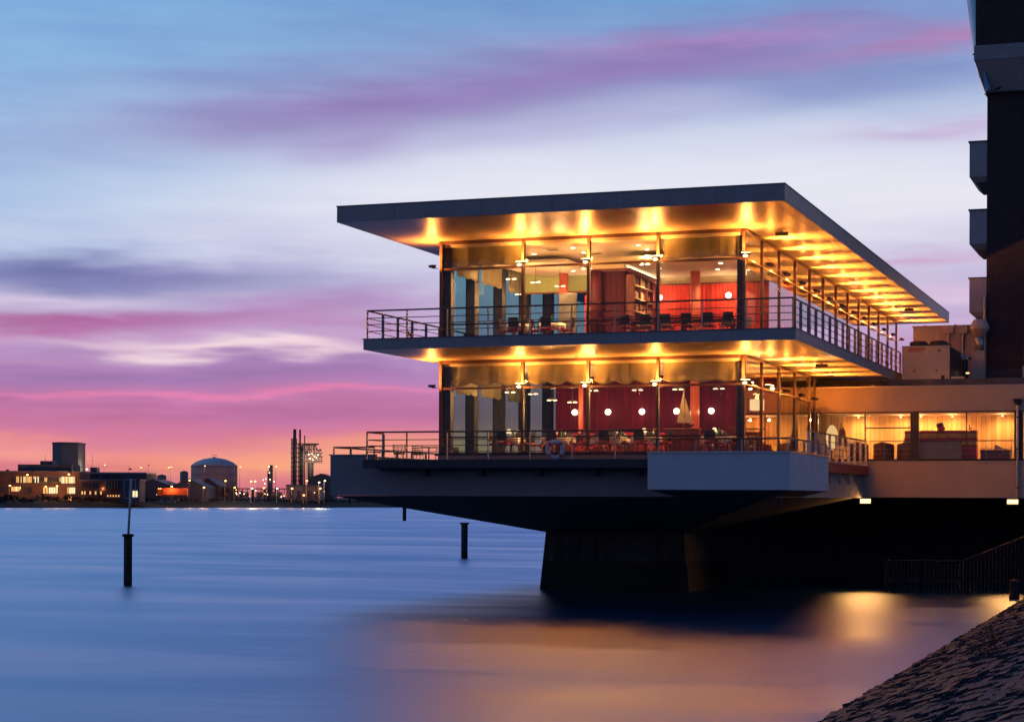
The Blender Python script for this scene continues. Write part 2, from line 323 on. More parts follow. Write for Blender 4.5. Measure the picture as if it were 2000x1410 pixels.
# revetment stone
M['stone'] = mat('basalt_stone', (.012, .018, .030), .6, 0, .6, 5, .8, 12, spec=.25)
M['dike'] = mat('dike_mud', (.03, .03, .034), .8, 0, .5, 2, .8, 6)
M['land'] = mat('land', (.03, .035, .025), 1, 0, .4, .02)
M['bayglass'] = mat('bay_glazing', (.10, .26, .40), .12, .3, .1, 1)
M['asph'] = mat('quay_ground', (.05, .05, .05), .9, 0, .3, .4)

# ------------------------------------------------------------------ mesh helpers
class MB:
    def __init__(s): s.v = []; s.f = []
    def box(s, x0, x1, y0, y1, z0, z1):
        n = len(s.v)
        s.v += [(x, y, z) for x in (x0, x1) for y in (y0, y1) for z in (z0, z1)]
        s.f += [tuple(n + i for i in q) for q in ((0, 1, 3, 2), (4, 6, 7, 5), (0, 4, 5, 1), (2, 3, 7, 6), (0, 2, 6, 4), (1, 5, 7, 3))]; return s
    def hexa(s, a, b):
        """a, b: two quads of 4 points each (bottom, top)"""
        n = len(s.v); s.v += [tuple(q) for q in a] + [tuple(q) for q in b]
        s.f += [tuple(n + i for i in q) for q in ((3, 2, 1, 0), (4, 5, 6, 7), (0, 1, 5, 4), (1, 2, 6, 5), (2, 3, 7, 6), (3, 0, 4, 7))]; return s
    def prism(s, poly, d):
        """poly: list of 3D points; d: extrusion vector"""
        n = len(s.v); k = len(poly); s.v += [tuple(q) for q in poly] + [(q[0] + d[0], q[1] + d[1], q[2] + d[2]) for q in poly]
        s.f += [tuple(range(n, n + k))[::-1], tuple(range(n + k, n + 2 * k))] + [(n + i, n + (i + 1) % k, n + k + (i + 1) % k, n + k + i) for i in range(k)]; return s
    def tube(s, p, q, r, n=8, r2=None):
        p = Vector(p); q = Vector(q); d = (q - p).normalized(); r2 = r if r2 is None else r2
        a = d.orthogonal().normalized(); b = d.cross(a); k = len(s.v)
        for c, rr in ((p, r), (q, r2)):
            for i in range(n): s.v.append(tuple(c + (a * cos(2 * pi * i / n) + b * sin(2 * pi * i / n)) * rr))
        s.f += [(k + i, k + (i + 1) % n, k + n + (i + 1) % n, k + n + i) for i in range(n)]
        s.f += [tuple(range(k, k + n))[::-1], tuple(range(k + n, k + 2 * n))]; return s
    def lathe(s, prof, c, n=16):
        k = len(s.v); m_ = len(prof)
        for r_, z in prof:
            for i in range(n): s.v.append((c[0] + r_ * cos(2 * pi * i / n), c[1] + r_ * sin(2 * pi * i / n), c[2] + z))
        for j in range(m_ - 1):
            s.f += [(k + j * n + i, k + j * n + (i + 1) % n, k + (j + 1) * n + (i + 1) % n, k + (j + 1) * n + i) for i in range(n)]
        s.f += [tuple(range(k, k + n))[::-1], tuple(range(k + (m_ - 1) * n, k + m_ * n))]; return s
    def ball(s, c, r, n=12, m_=8, sz=1.0):
        return s.lathe([(max(1e-4, r * sin(pi * j / m_)), -r * sz * cos(pi * j / m_)) for j in range(m_ + 1)], c, n)
    def torus(s, c, R, r, a0=0, a1=2 * pi, n=32, m_=10, ax='y', sq=1.0):
        k = len(s.v); full = abs(a1 - a0 - 2 * pi) < 1e-6; nn_ = n if full else n + 1
        for i in range(nn_):
            a = a0 + (a1 - a0) * i / n
            for j in range(m_):
                b = 2 * pi * j / m_; rr = R + r * cos(b); h = r * sq * sin(b)
                if ax == 'y': s.v.append((c[0] + rr * cos(a), c[1] + h, c[2] + rr * sin(a)))
                elif ax == 'x': s.v.append((c[0] + h, c[1] + rr * cos(a), c[2] + rr * sin(a)))
                else: s.v.append((c[0] + rr * cos(a), c[1] + rr * sin(a), c[2] + h))
        for i in range(n):
            i2 = (i + 1) % nn_
            s.f += [(k + i * m_ + j, k + i * m_ + (j + 1) % m_, k + i2 * m_ + (j + 1) % m_, k + i2 * m_ + j) for j in range(m_)]
        return s
    def mesh(s, name, smooth=False):
        me = bpy.data.meshes.new(name); me.from_pydata(s.v, [], s.f)
        b = bmesh.new(); b.from_mesh(me); bmesh.ops.recalc_face_normals(b, faces=b.faces); b.to_mesh(me); b.free()
        if smooth:
            for q in me.polygons: q.use_smooth = True
        return me
    def build(s, name, m_, parent=None, smooth=False, base=(0, 0, 0), bevel=0):
        me = s.mesh(name, smooth); me.materials.append(m_)
        o = bpy.data.objects.new(name, me); col.objects.link(o)
        off = Vector(base)
        if parent is not None:
            o.parent = parent; off = -Vector(parent.get('_base', (0, 0, 0)))
        o.location = off
        if bevel:
            mod = o.modifiers.new('b', 'BEVEL'); mod.width = bevel; mod.segments = 2; mod.limit_method = 'ANGLE'
        return o
def tag(o, label=None, cat=None, group=None, kind=None):
    if label: o['label'] = label
    if cat: o['category'] = cat
    if group: o['group'] = group
    if kind: o['kind'] = kind
    return o
def empty(name, loc, label, cat, group=None, rz=0, local=False):
    """local=False: children are built in world coordinates; True: in coordinates about the empty"""
    o = bpy.data.objects.new(name, None); col.objects.link(o); o.location = loc; o.rotation_euler = (0, 0, rz)
    o.empty_display_size = .3
    o['_base'] = (0, 0, 0) if local else tuple(loc)
    return tag(o, label, cat, group)
def struct(name, mb, m_, smooth=False): return tag(mb.build(name, m_, smooth=smooth), kind='structure')
def inst(o, parent, loc, rz=0, name=None):
    c = o.copy(); col.objects.link(c); c.parent = parent; c.location = loc; c.rotation_euler = (0, 0, rz); return c
def kids(o): return [c for c in o.children]
def tree(o, parent=None):
    c = o.copy(); col.objects.link(c)
    if parent is not None: c.parent = parent
    for ch in list(o.children): tree(ch, c)
    return c
def place(proto, used, loc, rz, label, group=None):
    o = proto if not used else tree(proto)
    o.location = loc; o.rotation_euler = (0, 0, rz); o['label'] = label
    if group: o['group'] = group
    return o
def light(name, kind, loc, energy, color, parent=None, size=.1, target=None, spot=None, blend=.6):
    l = bpy.data.lights.new(name, kind); l.energy = energy; l.color = color
    if kind == 'AREA': l.shape = 'DISK'; l.size = size
    else: l.shadow_soft_size = size
    if kind == 'SPOT': l.spot_size = spot; l.spot_blend = blend
    o = bpy.data.objects.new(name, l); col.objects.link(o); o.location = loc
    if target is not None: o.rotation_euler = (Vector(target) - Vector(loc)).to_track_quat('-Z', 'Y').to_euler()
    if parent is not None:
        o.parent = parent; o.location = Vector(loc) - Vector(parent.get('_base', (0, 0, 0)))
    return o
ORD = ['first', 'second', 'third', 'fourth', 'fifth', 'sixth', 'seventh', 'eighth', 'ninth', 'tenth', 'eleventh', 'twelfth', 'thirteenth', 'fourteenth', 'fifteenth']
WARM = (1.0, .305, .042)

# ------------------------------------------------------------------ ground, water
wv = MB(); wv.v = [(-5000, -400, 0), (4000, -400, 0), (4000, 6000, 0), (-5000, 6000, 0)]; wv.f = [(0, 1, 2, 3)]
struct('water', wv, M['water'])
# far bank: waterline from A to B, rising to flat land
A = Vector((-342.7, 446.3, 0)); B = Vector((-266.2, 595.2, 0)); sd = (B - A).normalized(); inl = Vector((-sd.y, sd.x, 0))
bank = MB(); rows = [(0, -.4), (2, .25), (9, 1.6), (14, 2.3), (22, 2.4), (4000, 2.4)]
steps = [-600 + 12 * i for i in range(190)]
for k in steps:
    for d, z in rows:
        q = A + sd * k + inl * (d + (random.uniform(-1, 1) if 0 < d < 20 else 0)); bank.v.append((q.x, q.y, z + (random.uniform(-.15, .15) if 0 < d < 20 else 0)))
nr = len(rows)
for i in range(len(steps) - 1):
    for j in range(nr - 1): a = i * nr + j; bank.f.append((a, a + nr, a + nr + 1, a + 1))
struct('far_bank', bank, M['land'])

def at(px, D, z=0.0):
    """point at lateral image place px, D metres ahead of the camera, height z"""
    q = CAM + FW * D + RT * ((px - 1000) / FPX * D); return Vector((q.x, q.y, z))
def zat(py, D): return 4.0 + (971.4 - 5.0 * 0 - py) / FPX * D
def shoreD(px): return 600 + 117 * px / 790
# horizon sits a little higher at the left because the photograph leans: correct for it
def hz(px, py, D): return 4.0 + (971.4 + .005 * (px - 1000) - py) / FPX * D

# near dike on the right: plane rising from the waterline x=6.7 eastwards
def dikez(x, y): return (x - 6.7) / 3.0
land = MB()
land.v = [(5.0, -120, -.6), (5.0, 120, -.6), (24, -120, 5.72), (24, 120, 5.72), (90, -120, 5.72), (90, 120, 5.72)]
land.f = [(0, 2, 3, 1), (2, 4, 5, 3)]
struct('dike_slope', land, M['dike'])
# quay wall and ground in the dark under the bridge
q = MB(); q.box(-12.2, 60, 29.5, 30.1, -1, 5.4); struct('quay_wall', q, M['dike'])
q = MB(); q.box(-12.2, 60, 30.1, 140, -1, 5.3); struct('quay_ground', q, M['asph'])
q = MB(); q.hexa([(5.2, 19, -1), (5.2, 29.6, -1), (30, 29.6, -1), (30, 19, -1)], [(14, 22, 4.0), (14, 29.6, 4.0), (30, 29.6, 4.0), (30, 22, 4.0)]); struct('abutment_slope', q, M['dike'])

# revetment stones: set in courses on the slope, single pieces nearest the camera
sn = Vector((-1, 0, 3)).normalized(); su = Vector((3, 0, 1)).normalized()
protos = []
for k in range(6):
    mb = MB(); a = [random.uniform(.86, 1.0) for _ in range(8)]
    w, l, h_ = .11, .20, random.uniform(.05, .075)
    top = [(-w * a[0], -l * a[1], h_ * a[2]), (w * a[3], -l * a[4], h_), (w * a[5], l * a[6], h_ * .8), (-w * a[7], l * a[0], h_ * a[4])]
    mb.hexa([(-w * 1.04, -l * 1.04, -.1), (w * 1.04, -l * 1.04, -.1), (w * 1.04, l * 1.04, -.1), (-w * 1.04, l * 1.04, -.1)], top)
    me = mb.mesh('stone'); me.materials.append(M['stone']); protos.append(me)
dk = bpy.data.objects['dike_slope']
ang = math.atan(1 / 3); cells = []
for i in range(0, 48):
    yy = -50.0 + random.uniform(0, .3)
    while yy < 17:
        cells.append((i, yy)); yy += random.choice((.36, .4, .44))
bulk = MB(); cells.sort(key=lambda c: (c[1], c[0]))
vis = [c for c in cells if (lambda X, Y: (Vector((X, Y, 0)) - CAM).dot(RT) / max(1, (Vector((X, Y, 0)) - CAM).dot(FW)) < .29)(6.75 + c[0] * .21, c[1])]
near = set(vis[:300])
for c in vis:
    i, yy = c; s_ = .10 + i * .225; p_ = Vector((6.7, yy, 0)) + su * s_ + sn * random.uniform(-.025, .012)
    me = random.choice(protos); sy = random.uniform(.85, 1.1)
    Mx = Matrix.Translation(p_) @ Matrix.Rotation(-ang, 4, 'Y') @ Matrix.Rotation(random.uniform(-.08, .08), 4, 'Z') @ Matrix.Rotation(random.uniform(-.10, .10), 4, 'X') @ Matrix.Rotation(random.uniform(-.12, .12), 4, 'Y') @ Matrix.Diagonal((1, sy, 1, 1))
    if c in near:
        o = bpy.data.objects.new('stone', me); col.objects.link(o); o.parent = dk; o.matrix_local = Mx
    else:
        n = len(bulk.v); bulk.v += [tuple(Mx @ v.co) for v in me.vertices]; bulk.f += [tuple(n + j for j in pl.vertices) for pl in me.polygons]
tag(bulk.build('stone_field', M['stone'], dk), kind='stuff')
# dry weeds between the stones
wd = MB()
for cx, cy_, n_ in ((9.0, -26, 26), (9.9, -22, 30), (8.5, -19, 18), (10.4, -27, 24), (9.6, -12, 20)):
    for k in range(n_):
        x = cx + random.gauss(0, .22); y = cy_ + random.gauss(0, .3); z = dikez(x, y); hh = random.uniform(.15, .5)
        wd.tube((x, y, z), (x + random.gauss(0, .1), y + random.gauss(0, .1), z + hh), .006, 3, .002)
        for j in range(3):
            q_ = random.uniform(.3, 1) * hh; wd.tube((x, y, z + q_), (x + random.gauss(0, .09), y + random.gauss(0, .09), z + q_ + .08), .012, 3, .002)
tag(wd.build('dry_weeds', M['bushes']), 'dry dark weeds sprouting between the stones of the slope', 'weeds', kind='stuff')

# ------------------------------------------------------------------ the pavilion
GX0, GX1, GY0, GY1 = -15.74, -3.15, 6.13, 46.1
ZS0, ZS1 = 9.53, 9.95      # balcony slab
ZR0, ZR1 = 14.36, 14.97    # roof
F1, F2 = 5.76, 10.36       # floor levels inside
PV_ = empty('restaurant_pavilion', (-9.4, 8, 0), 'two-storey glass restaurant pavilion with broad flat roof cantilevered over the water', 'restaurant')
P = PV_
# roof
MB().box(-17.44, -.42, -.04, 48.0, ZR0 + .03, ZR1 - .02).build('roof', M['membrane'], P)
def split_x(xs, gap=.012): return [(xs[i] + gap / 2, xs[i + 1] - gap / 2) for i in range(len(xs) - 1)]
for a, b in split_x([-17.48, -15.11, -11.63, -8.9, -6.19, -2.82, -.38]):
    MB().box(a, b, -.08, -.04, ZR0, ZR1 - .03).build('fascia_panel', M['fascia'], P)
for a, b in split_x([-.04, 2.87, 5.1, 7.35, 10.74, 13.9, 17.2, 20.5, 23.9, 27.23, 30.4, 33.61, 36.9, 40.2, 43.6, 48.04]):
    MB().box(-.42, -.38, a, b, ZR0, ZR1 - .03).build('fascia_panel', M['fascia'], P)
    MB().box(-17.48, -17.44, a, b, ZR0, ZR1 - .03).build('fascia_panel', M['fascia'], P)
MB().box(-17.5, -.36, -.10, .05, ZR1 - .03, ZR1 + .01).build('coping', M['coping'], P)
MB().box(-.5, -.36, .052, 48.05, ZR1 - .03, ZR1 + .01).build('coping', M['coping'], P)
MB().box(-17.5, -17.36, .052, 48.05, ZR1 - .03, ZR1 + .01).build('coping', M['coping'], P)
# soffit panels with shadow gaps; corner cut along a mitre as on the building
def soffit(z, x0, x1, y0, y1, gx0, gx1, gy0, name='soffit_panel'):
    th = .03; g = .012
    bw = .35
    # border strips along the fascia
    MB().box(x0, x1, y0, y0 + bw, z, z + th).build(name, M['soffit'], P)
    MB().box(x1 - bw, x1, y0 + bw + g, y1, z, z + th).build(name, M['soffit'], P)
    MB().box(x0, x0 + bw, y0 + bw + g, y1, z, z + th).build(name, M['soffit'], P)
    ya = y0 + bw + g
    # front field
    xs = [x0 + bw + g, -15.1, -11.6, -8.9, -6.2]
    for i in range(4): MB().box(xs[i], xs[i + 1] - g, ya, gy0 + .3, z, z + th).build(name, M['soffit'], P)
    xr = x1 - bw - g
    MB().prism([(xs[4], ya, z), (xr, ya, z), (gx1, gy0 + .0, z), (xs[4], gy0 + .0, z)], (0, 0, th)).build(name, M['soffit'], P)
    # right field from the mitre
    MB().prism([(xr, ya + .015, z), (xr, 9.1, z), (gx1 + .012, 9.1, z), (gx1 + .012, gy0 + .03, z)], (0, 0, th)).build(name, M['soffit'], P)
    yy = 9.1 + g
    while yy < y1 - .5:
        e = min(yy + 3.36, y1)
        MB().box(gx1 - .3, xr, yy, e - g, z, z + th).build(name, M['soffit'], P)
        MB().box(x0 + bw + g, gx0 + .3, yy - 2.6, e - 2.6 - g, z, z + th).build(name, M['soffit'], P)
        yy = e
soffit(ZR0, -17.43, -.43, -.03, 48.0, GX0, GX1, GY0)
# balcony slab
MB().box(-16.36, -.04, .04, 26.5, ZS0 + .03, ZS1 - .01).build('balcony_slab', M['concrete'], P)
for a, b in split_x([-16.4, -14.12, -10.81, -8.18, -5.56, -2.26, 0]):
    MB().box(a, b, 0, .04, ZS0, ZS1 - .03).build('fascia_panel', M['fascia'], P)
for a, b in split_x([.04, 2.2, 5.6, 9.1, 12.4, 15.8, 19.1, 22.5, 26.5]):
    MB().box(-.04, 0, a, b, ZS0, ZS1 - .03).build('fascia_panel', M['fascia'], P)
    MB().box(-16.4, -16.36, a, b, ZS0, ZS1 - .03).build('fascia_panel', M['fascia'], P)
MB().box(-16.43, .03, -.03, .10, ZS1 - .03, ZS1).build('coping', M['coping'], P)
MB().box(-.10, .03, .102, 26.5, ZS1 - .03, ZS1).build('coping', M['coping'], P)
MB().box(-16.43, -16.3, .102, 26.5, ZS1 - .03, ZS1).build('coping', M['coping'], P)
soffit(ZS0, -16.35, -.05, .05, 26.4, GX0, GX1, GY0)
# floors, ceilings
MB().box(GX0 + .05, GX1 - .05, GY0 + .08, 46, ZS1, F2).build('upper_floor', M['darkwood'], P)
MB().box(GX0 + .12, GX1 - .12, GY0 + .10, 46, 14.12, 14.34).build('ceiling', M['white'], P)
MB().box(GX0 + .12, GX1 - .12, GY0 + .10, 46, 9.30, 9.52).build('ceiling', M['white'], P)
MB().box(GX0 + .02, GX1 - .02, GY0 - .02, GY0 + .05, ZS1, F2 + .02).build('plinth', M['render'], P)
MB().box(GX1 - .05, GX1 + .02, GY0 + .06, 46, ZS1, F2 + .02).build('plinth', M['render'], P)
MB().box(GX0 - .02, GX0 + .05, GY0 + .06, 46, ZS1, F2 + .02).build('plinth', M['render'], P)
MB().box(GX0 - .02, GX1 + .02, GY0 - .03, GY0 + .06, 5.40, 5.70).build('plinth', M['render2'], P)
MB().box(GX1 - .05, GX1 + .03, GY0 + .07, 20.4, 5.40, 5.70).build('plinth', M['render2'], P)
MB().box(GX0 - .03, GX0 + .05, GY0 + .07, 26, 5.40, 5.70).build('plinth', M['render2'], P)
MB().box(GX0 + .05, GX1 - .06, GY0 + .07, 30, 5.40, F1).build('lower_floor', M['darkwood'], P)
# glazing, front
fx = [-15.74, -12.18, -9.44, -6.60, -3.15]
def framebar(mb, name='mullion', mt='frame'): return mb.build(name, M[mt], P)
for z0, z1, sill in ((F2 + .02, ZR0, 10.98), (5.70, ZS0, 6.42)):
    tr = z1 - 1.14
    framebar(MB().box(GX0 - .04, GX1 + .04, GY0 - .05, GY0 + .05, z1 - .13, z1), 'head_frame')
    framebar(MB().box(GX0 - .04, GX1 + .04, GY0 - .05, GY0 + .05, z0, z0 + .10), 'sill_frame', 'dark')
    for i, x in enumerate(fx):
        x_ = x + (.05 if i == 0 else -.05 if i == 4 else 0)
        framebar(MB().box(x_ - .055, x_ + .055, GY0 - .09, GY0 + .04, z0 + .101, z1 - .131))
        framebar(MB().box(x_ - .045, x_ + .045, GY0 + .041, GY0 + .14, z0 + .101, z1 - .131), 'mullion', 'dark')
    for i in range(4):
        a = fx[i] + (.105 if i == 0 else .055); b = fx[i + 1] - (.105 if i == 3 else .055)
        framebar(MB().box(a, b, GY0 - .05, GY0 + .05, tr - .04, tr + .04), 'transom', 'frame')
        framebar(MB().box(a, b, GY0 - .02, GY0 + .05, sill - .03, sill + .03), 'transom', 'dark')
        for u, v in ((z0 + .1, sill - .03), (sill + .03, tr - .04), (tr + .04, z1 - .13)):
            MB().box(a, b, GY0 - .006, GY0 + .006, u, v).build('pane', M['glass'], P)
# glazing, right side: a mullion every 3.35 m and a thin one between, as far as each storey goes
yk = [GY0] + [9.11 + 3.35 * k for k in range(12)]
for z0, z1, ks, yend in ((F2 + .02, ZR0, yk, GY1), (5.70, ZS0, yk[:5], 20.46)):
    tr = z1 - 1.14
    framebar(MB().box(GX1 - .05, GX1 + .05, GY0 + .06, yend, z1 - .10, z1), 'head_frame')
    framebar(MB().box(GX1 - .05, GX1 + .05, GY0 + .06, yend, z0, z0 + .08), 'sill_frame', 'dark')
    ys = list(ks[1:]) + ([20.42] if yend < 21 else [])
    for y in ys:
        framebar(MB().box(GX1 - .06, GX1 + .06, y - .045, y + .045, z0 + .081, z1 - .101), 'mullion', 'frame')
    e = [GY0 + .08] + ys
    for i in range(len(e) - 1):
        a = e[i] + .046; b = e[i + 1] - .046
        framebar(MB().box(GX1 - .03, GX1 + .03, a, b, tr - .025, tr + .025), 'transom', 'frame')
        for u, v in ((z0 + .08, tr - .025), (tr + .025, z1 - .10)):
            MB().box(GX1 - .006, GX1 + .006, a, b, u, v).build('pane', M['glass'], P)
# left side: tinted panes between deep dark columns
for z0, z1, yend, gm in ((F2 + .02, ZR0, GY1, 'teal'), (5.70, ZS0, 27.0, 'green')):
    framebar(MB().box(GX0 - .05, GX0 + .05, GY0 + .06, yend, z1 - .12, z1), 'head_frame')
    framebar(MB().box(GX0 - .05, GX0 + .05, GY0 + .06, yend, z0, z0 + .08), 'sill_frame', 'dark')
    k = 0; prev = GY0 + .1
    while True:
        y = 9.2 + 3.35 * k
        if y > yend: break
        MB().box(GX0 + .06, GX0 + .42, y - .25, y + .25, z0 - .0, z1 - .2).build('column', M['column'], P)
        framebar(MB().box(GX0 - .06, GX0 + .05, y - .05, y + .05, z0 + .081, z1 - .121), 'mullion', 'dark')
        MB().box(GX0 - .006, GX0 + .006, prev, y - .05, z0 + .08, z1 - .12).build('pane', M[gm], P)
        prev = y + .05; k += 1
    MB().box(GX0 + .08, GX0 + .40, GY0 + .16, GY0 + .50, z0, z1 - .2).build('column', M['column'], P)
    MB().box(GX1 - .36, GX1 - .08, GY0 + .16, GY0 + .50, z0, z1 - .2).build('column', M['column'], P)
    MB().tube((GX1 - .35, 14.4, z0), (GX1 - .35, 14.4, z1 - .2), .06, 10).build('mast', M['steel'], P)
# inner rooms, upper storey
MB().box(-9.38, -3.24, 16.0, 16.15, F2, 13.44).build('wall', M['redwood'], P)
MB().box(-9.38, -3.24, 16.0, 16.15, 13.445, 14.12).build('wall', M['cream'], P)
MB().box(-9.50, -3.24, 15.90, 15.99, 13.40, 13.47).build('cornice', M['shelf'], P)
MB().box(-10.85, -9.40, 11.0, 16.1, F2, 13.50).build('wall', M['darkwood'], P)
MB().box(-10.85, -9.40, 11.0, 16.1, 13.62, 14.12).build('wall', M['cream'], P)
MB().box(-10.92, -9.22, 10.92, 16.1, 13.503, 13.615).build('cornice', M['shelf'], P)
MB().tube((-10.56, 10.72, F2), (-10.56, 10.72, 13.5), .27, 20).build('column', M['darkwood'], P, True)
MB().tube((-7.10, 14, F2), (-7.10, 14, 14.1), .21, 20).build('column', M['redcol'], P, True)
MB().tube((-13.05, 14, F2), (-13.05, 14, 14.1), .21, 20).build('column', M['redcol'], P, True)
MB().box(-15.66, -10.86, 14.9, 15.1, 13.15, 14.12).build('bulkhead', M['greenlit'], P)
MB().box(-15.66, -10.86, 14.86, 14.9, 13.09, 13.16).build('trim', M['shelf'], P)
MB().box(-12.45, -10.86, 15.2, 15.3, F2, 13.0).build('wall', M['redwood'], P)
MB().box(-12.45, -11.3, 22.0, 22.15, F2, 14.1).build('wall', M['darkwood'], P)
MB().box(-11.3, -9.4, 16.11, 24.0, F2, 14.1).build('wall', M['cream'], P)
# lower ceiling panel over the back of the room, with an edge beam
MB().prism([(-9.2, 9.2, 13.75), (-3.3, 9.2, 13.75), (-3.3, 15.9, 13.75), (-9.2, 15.9, 13.75)], (0, 0, .12)).build('ceiling_panel', M['cream'], P)
MB().prism([(-15.2, 9.8, 13.85), (-11.6, 9.8, 13.85), (-11.6, 14.8, 13.85), (-14.4, 14.8, 13.85)], (0, 0, .12)).build('ceiling_panel', M['white'], P)
for x, y in ((-11.55, 8.0), (-10.2, 9.6)):
    v = MB().box(x - .35, x + .35, y - .35, y + .35, 14.09, 14.119).build('air_vent', M['white'], P)
    MB().box(x - .22, x + .22, y - .22, y + .22, 14.08, 14.089).build('grille', M['dark'], v).location = (0, 0, 0)
# lower storey
MB().box(-13.4, -5.0, 14.0, 14.15, F1, 9.3).build('wall', M['crimson'], P)
MB().box(-5.0, -3.4, 14.0, 14.15, F1, 9.3).build('wall', M['crimson'], P)
MB().box(-13.42, -13.25, 14.15, 20, F1, 9.3).build('wall', M['crimson'], P)
MB().tube((-6.95, 13.4, F1), (-6.95, 13.4, 9.3), .20, 20).build('column', M['redcol'], P, True)
MB().box(-5.05, -4.85, 13.85, 13.99, F1, 9.3).build('trim', M['redcol'], P)
MB().box(-12.3, -12.1, 13.88, 13.99, F1, 9.3).build('trim', M['redcol'], P)
MB().box(-15.6, -3.3, 26.0, 26.15, F1, 9.3).build('wall', M['slatwood'], P)
MB().box(-3.8, -3.3, 20.3, 20.44, 5.4, 9.3).build('wall', M['column'], P)
# roman blinds: gathered cloth in the top lights
def blind(x0, x1, z1, drop, y):
    mb = MB(); nx, nz_ = 34, 9
    ph = random.uniform(0, 6)
    for j in range(nz_ + 1):
        for i in range(nx + 1):
            u = i / nx; w = j / nz_
            sag = .10 * abs(sin(pi * 3 * u)) * (w ** 3) + .02 * sin(19 * u + ph) * w
            yy = y + (.035 * sin(24 * u + ph + 3 * w) + .03 * sin(41 * u + 2 * ph)) * (.3 + w) + (.05 * sin(pi * 6 * w) if w > .75 else 0)
            mb.v.append((x0 + (x1 - x0) * u, yy, z1 - drop * w - sag + .06 * w ** 3))
    for j in range(nz_):
        for i in range(nx): a = j * (nx + 1) + i; mb.f.append((a, a + 1, a + nx + 2, a + nx + 1))
    b = mb.build('blind', M['blind'], P, True)
    mod = b.modifiers.new('s', 'SOLIDIFY'); mod.thickness = .008
    for u in (.34, .66):
        x = x0 + (x1 - x0) * u
        s_ = MB().box(x - .16, x + .16, y - .05, y - .043, z1 - drop * .9, z1 - .02).build('tape', M['blind'], b); s_.location = (0, 0, 0)
    h_ = MB().box(x0, x1, y - .01, y + .03, z1 - drop - .16, z1 - drop - .10).build('hem_bar', M['blindrim'], b); h_.location = (0, 0, 0)
for i in (0, 3): blind(fx[i] + .14, fx[i + 1] - .12, ZR0 - .15, .86, GY0 + .27)
for i in range(4): blind(fx[i] + .14, fx[i + 1] - .12, ZS0 - .15, .84, GY0 + .27)
def sblind(y0, y1, z1):
    mb = MB(); nx, nz_ = 20, 6
    for j in range(nz_ + 1):
        for i in range(nx + 1):
            u = i / nx; w = j / nz_
            mb.v.append((GX0 + .5 + .03 * sin(22 * u + 2 * w), y0 + (y1 - y0) * u, z1 - .9 * w - .09 * abs(sin(pi * 3 * u)) * w ** 3))
    for j in range(nz_):
        for i in range(nx): a = j * (nx + 1) + i; mb.f.append((a, a + 1, a + nx + 2, a + nx + 1))
    b = mb.build('blind', M['blind'], P, True); mod = b.modifiers.new('s', 'SOLIDIFY'); mod.thickness = .008
for y0 in (6.6, 9.5, 12.8): sblind(y0, y0 + 2.6, 14.0)
for y0 in (6.6, 9.5, 12.8): sblind(y0, y0 + 2.6, 9.2)
# terrace: dark steel deck edge, concrete trough below it, hull and pier
MB().box(-16.4, -5.05, 0, .12, 5.08, 5.40).build('deck_edge', M['dark'], P)
MB().box(-16.1, -5.05, .9, 1.02, 4.98, 5.079).build('deck_edge', M['dark'], P)
MB().box(-16.39, -5.02, .121, 6.1, 5.33, 5.399).build('deck_floor', M['asph'], P)
MB().box(-18.1, -16.401, 1.5, 27, 5.30, 5.38).build('deck_floor', M['asph'], P)
MB().box(-16.39, -.72, 6.25, 20.4, 5.20, 5.32).build('deck_floor', M['asph'], P)
MB().box(-18.3, -.9, 1.2, 26, 4.05, 5.075).build('trough_beam', M['render2'], P)
MB().box(-18.3, -16.42, 1.2, 1.38, 5.076, 5.58).build('parapet', M['render2'], P)
MB().box(-18.3, -18.12, 1.381, 27, 5.076, 5.58).build('parapet', M['render2'], P)
MB().box(-18.34, -16.42, 1.16, 1.42, 5.581, 5.63).build('coping', M['fascia'], P)
MB().box(-18.34, -18.08, 1.421, 27, 5.581, 5.63).build('coping', M['fascia'], P)
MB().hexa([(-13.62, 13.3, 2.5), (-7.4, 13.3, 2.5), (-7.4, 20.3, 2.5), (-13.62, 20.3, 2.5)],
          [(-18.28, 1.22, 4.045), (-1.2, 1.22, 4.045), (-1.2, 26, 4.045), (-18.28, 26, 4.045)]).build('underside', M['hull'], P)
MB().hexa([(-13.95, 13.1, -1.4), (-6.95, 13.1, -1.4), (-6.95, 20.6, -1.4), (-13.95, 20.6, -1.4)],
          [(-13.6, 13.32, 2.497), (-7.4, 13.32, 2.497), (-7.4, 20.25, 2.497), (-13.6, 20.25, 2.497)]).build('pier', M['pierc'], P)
for x in (-14.27, -11.99, -9.69, -7.52, -5.9):
    MB().tube((x, .7, 4.93), (x, 1.19, 4.93), .13, 14).build('bracket', M['concrete'], P)
for x, y, l_ in ((-18.0, 2.3, .32), (-16.8, 5.0, 1.0), (-.9, 2.0, .4)):
    MB().tube((x, y, 4.04 - l_), (x, y, 4.04), .05 + .03 * (l_ > .5), 8).build('drain_pipe', M['dark'], P)
# terrace box at the right
MB().box(-5.01, .03, -1.0, 6.36, 4.30, 5.58).build('terrace_box', M['render'], P)
MB().box(-5.05, .07, -1.04, 6.4, 5.581, 5.635).build('coping', M['steel'], P)
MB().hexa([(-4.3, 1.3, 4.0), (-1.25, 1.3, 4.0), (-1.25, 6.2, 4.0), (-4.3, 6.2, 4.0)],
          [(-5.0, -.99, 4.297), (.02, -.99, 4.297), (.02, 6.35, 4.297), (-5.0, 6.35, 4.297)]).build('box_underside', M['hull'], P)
MB().box(-.72, -.68, 6.42, 20.45, 5.08, 5.45).build('deck_edge', M['maroon'], P)
MB().box(-1.6, -.7, 6.42, 20.45, 5.46, 5.50).build('deck_floor', M['ducts'], P)
for y in (12, 14.2, 16.4, 18.6): MB().box(-1.9, -.85, y - .04, y + .04, 4.62, 5.07).build('outrigger', M['galv'], P)

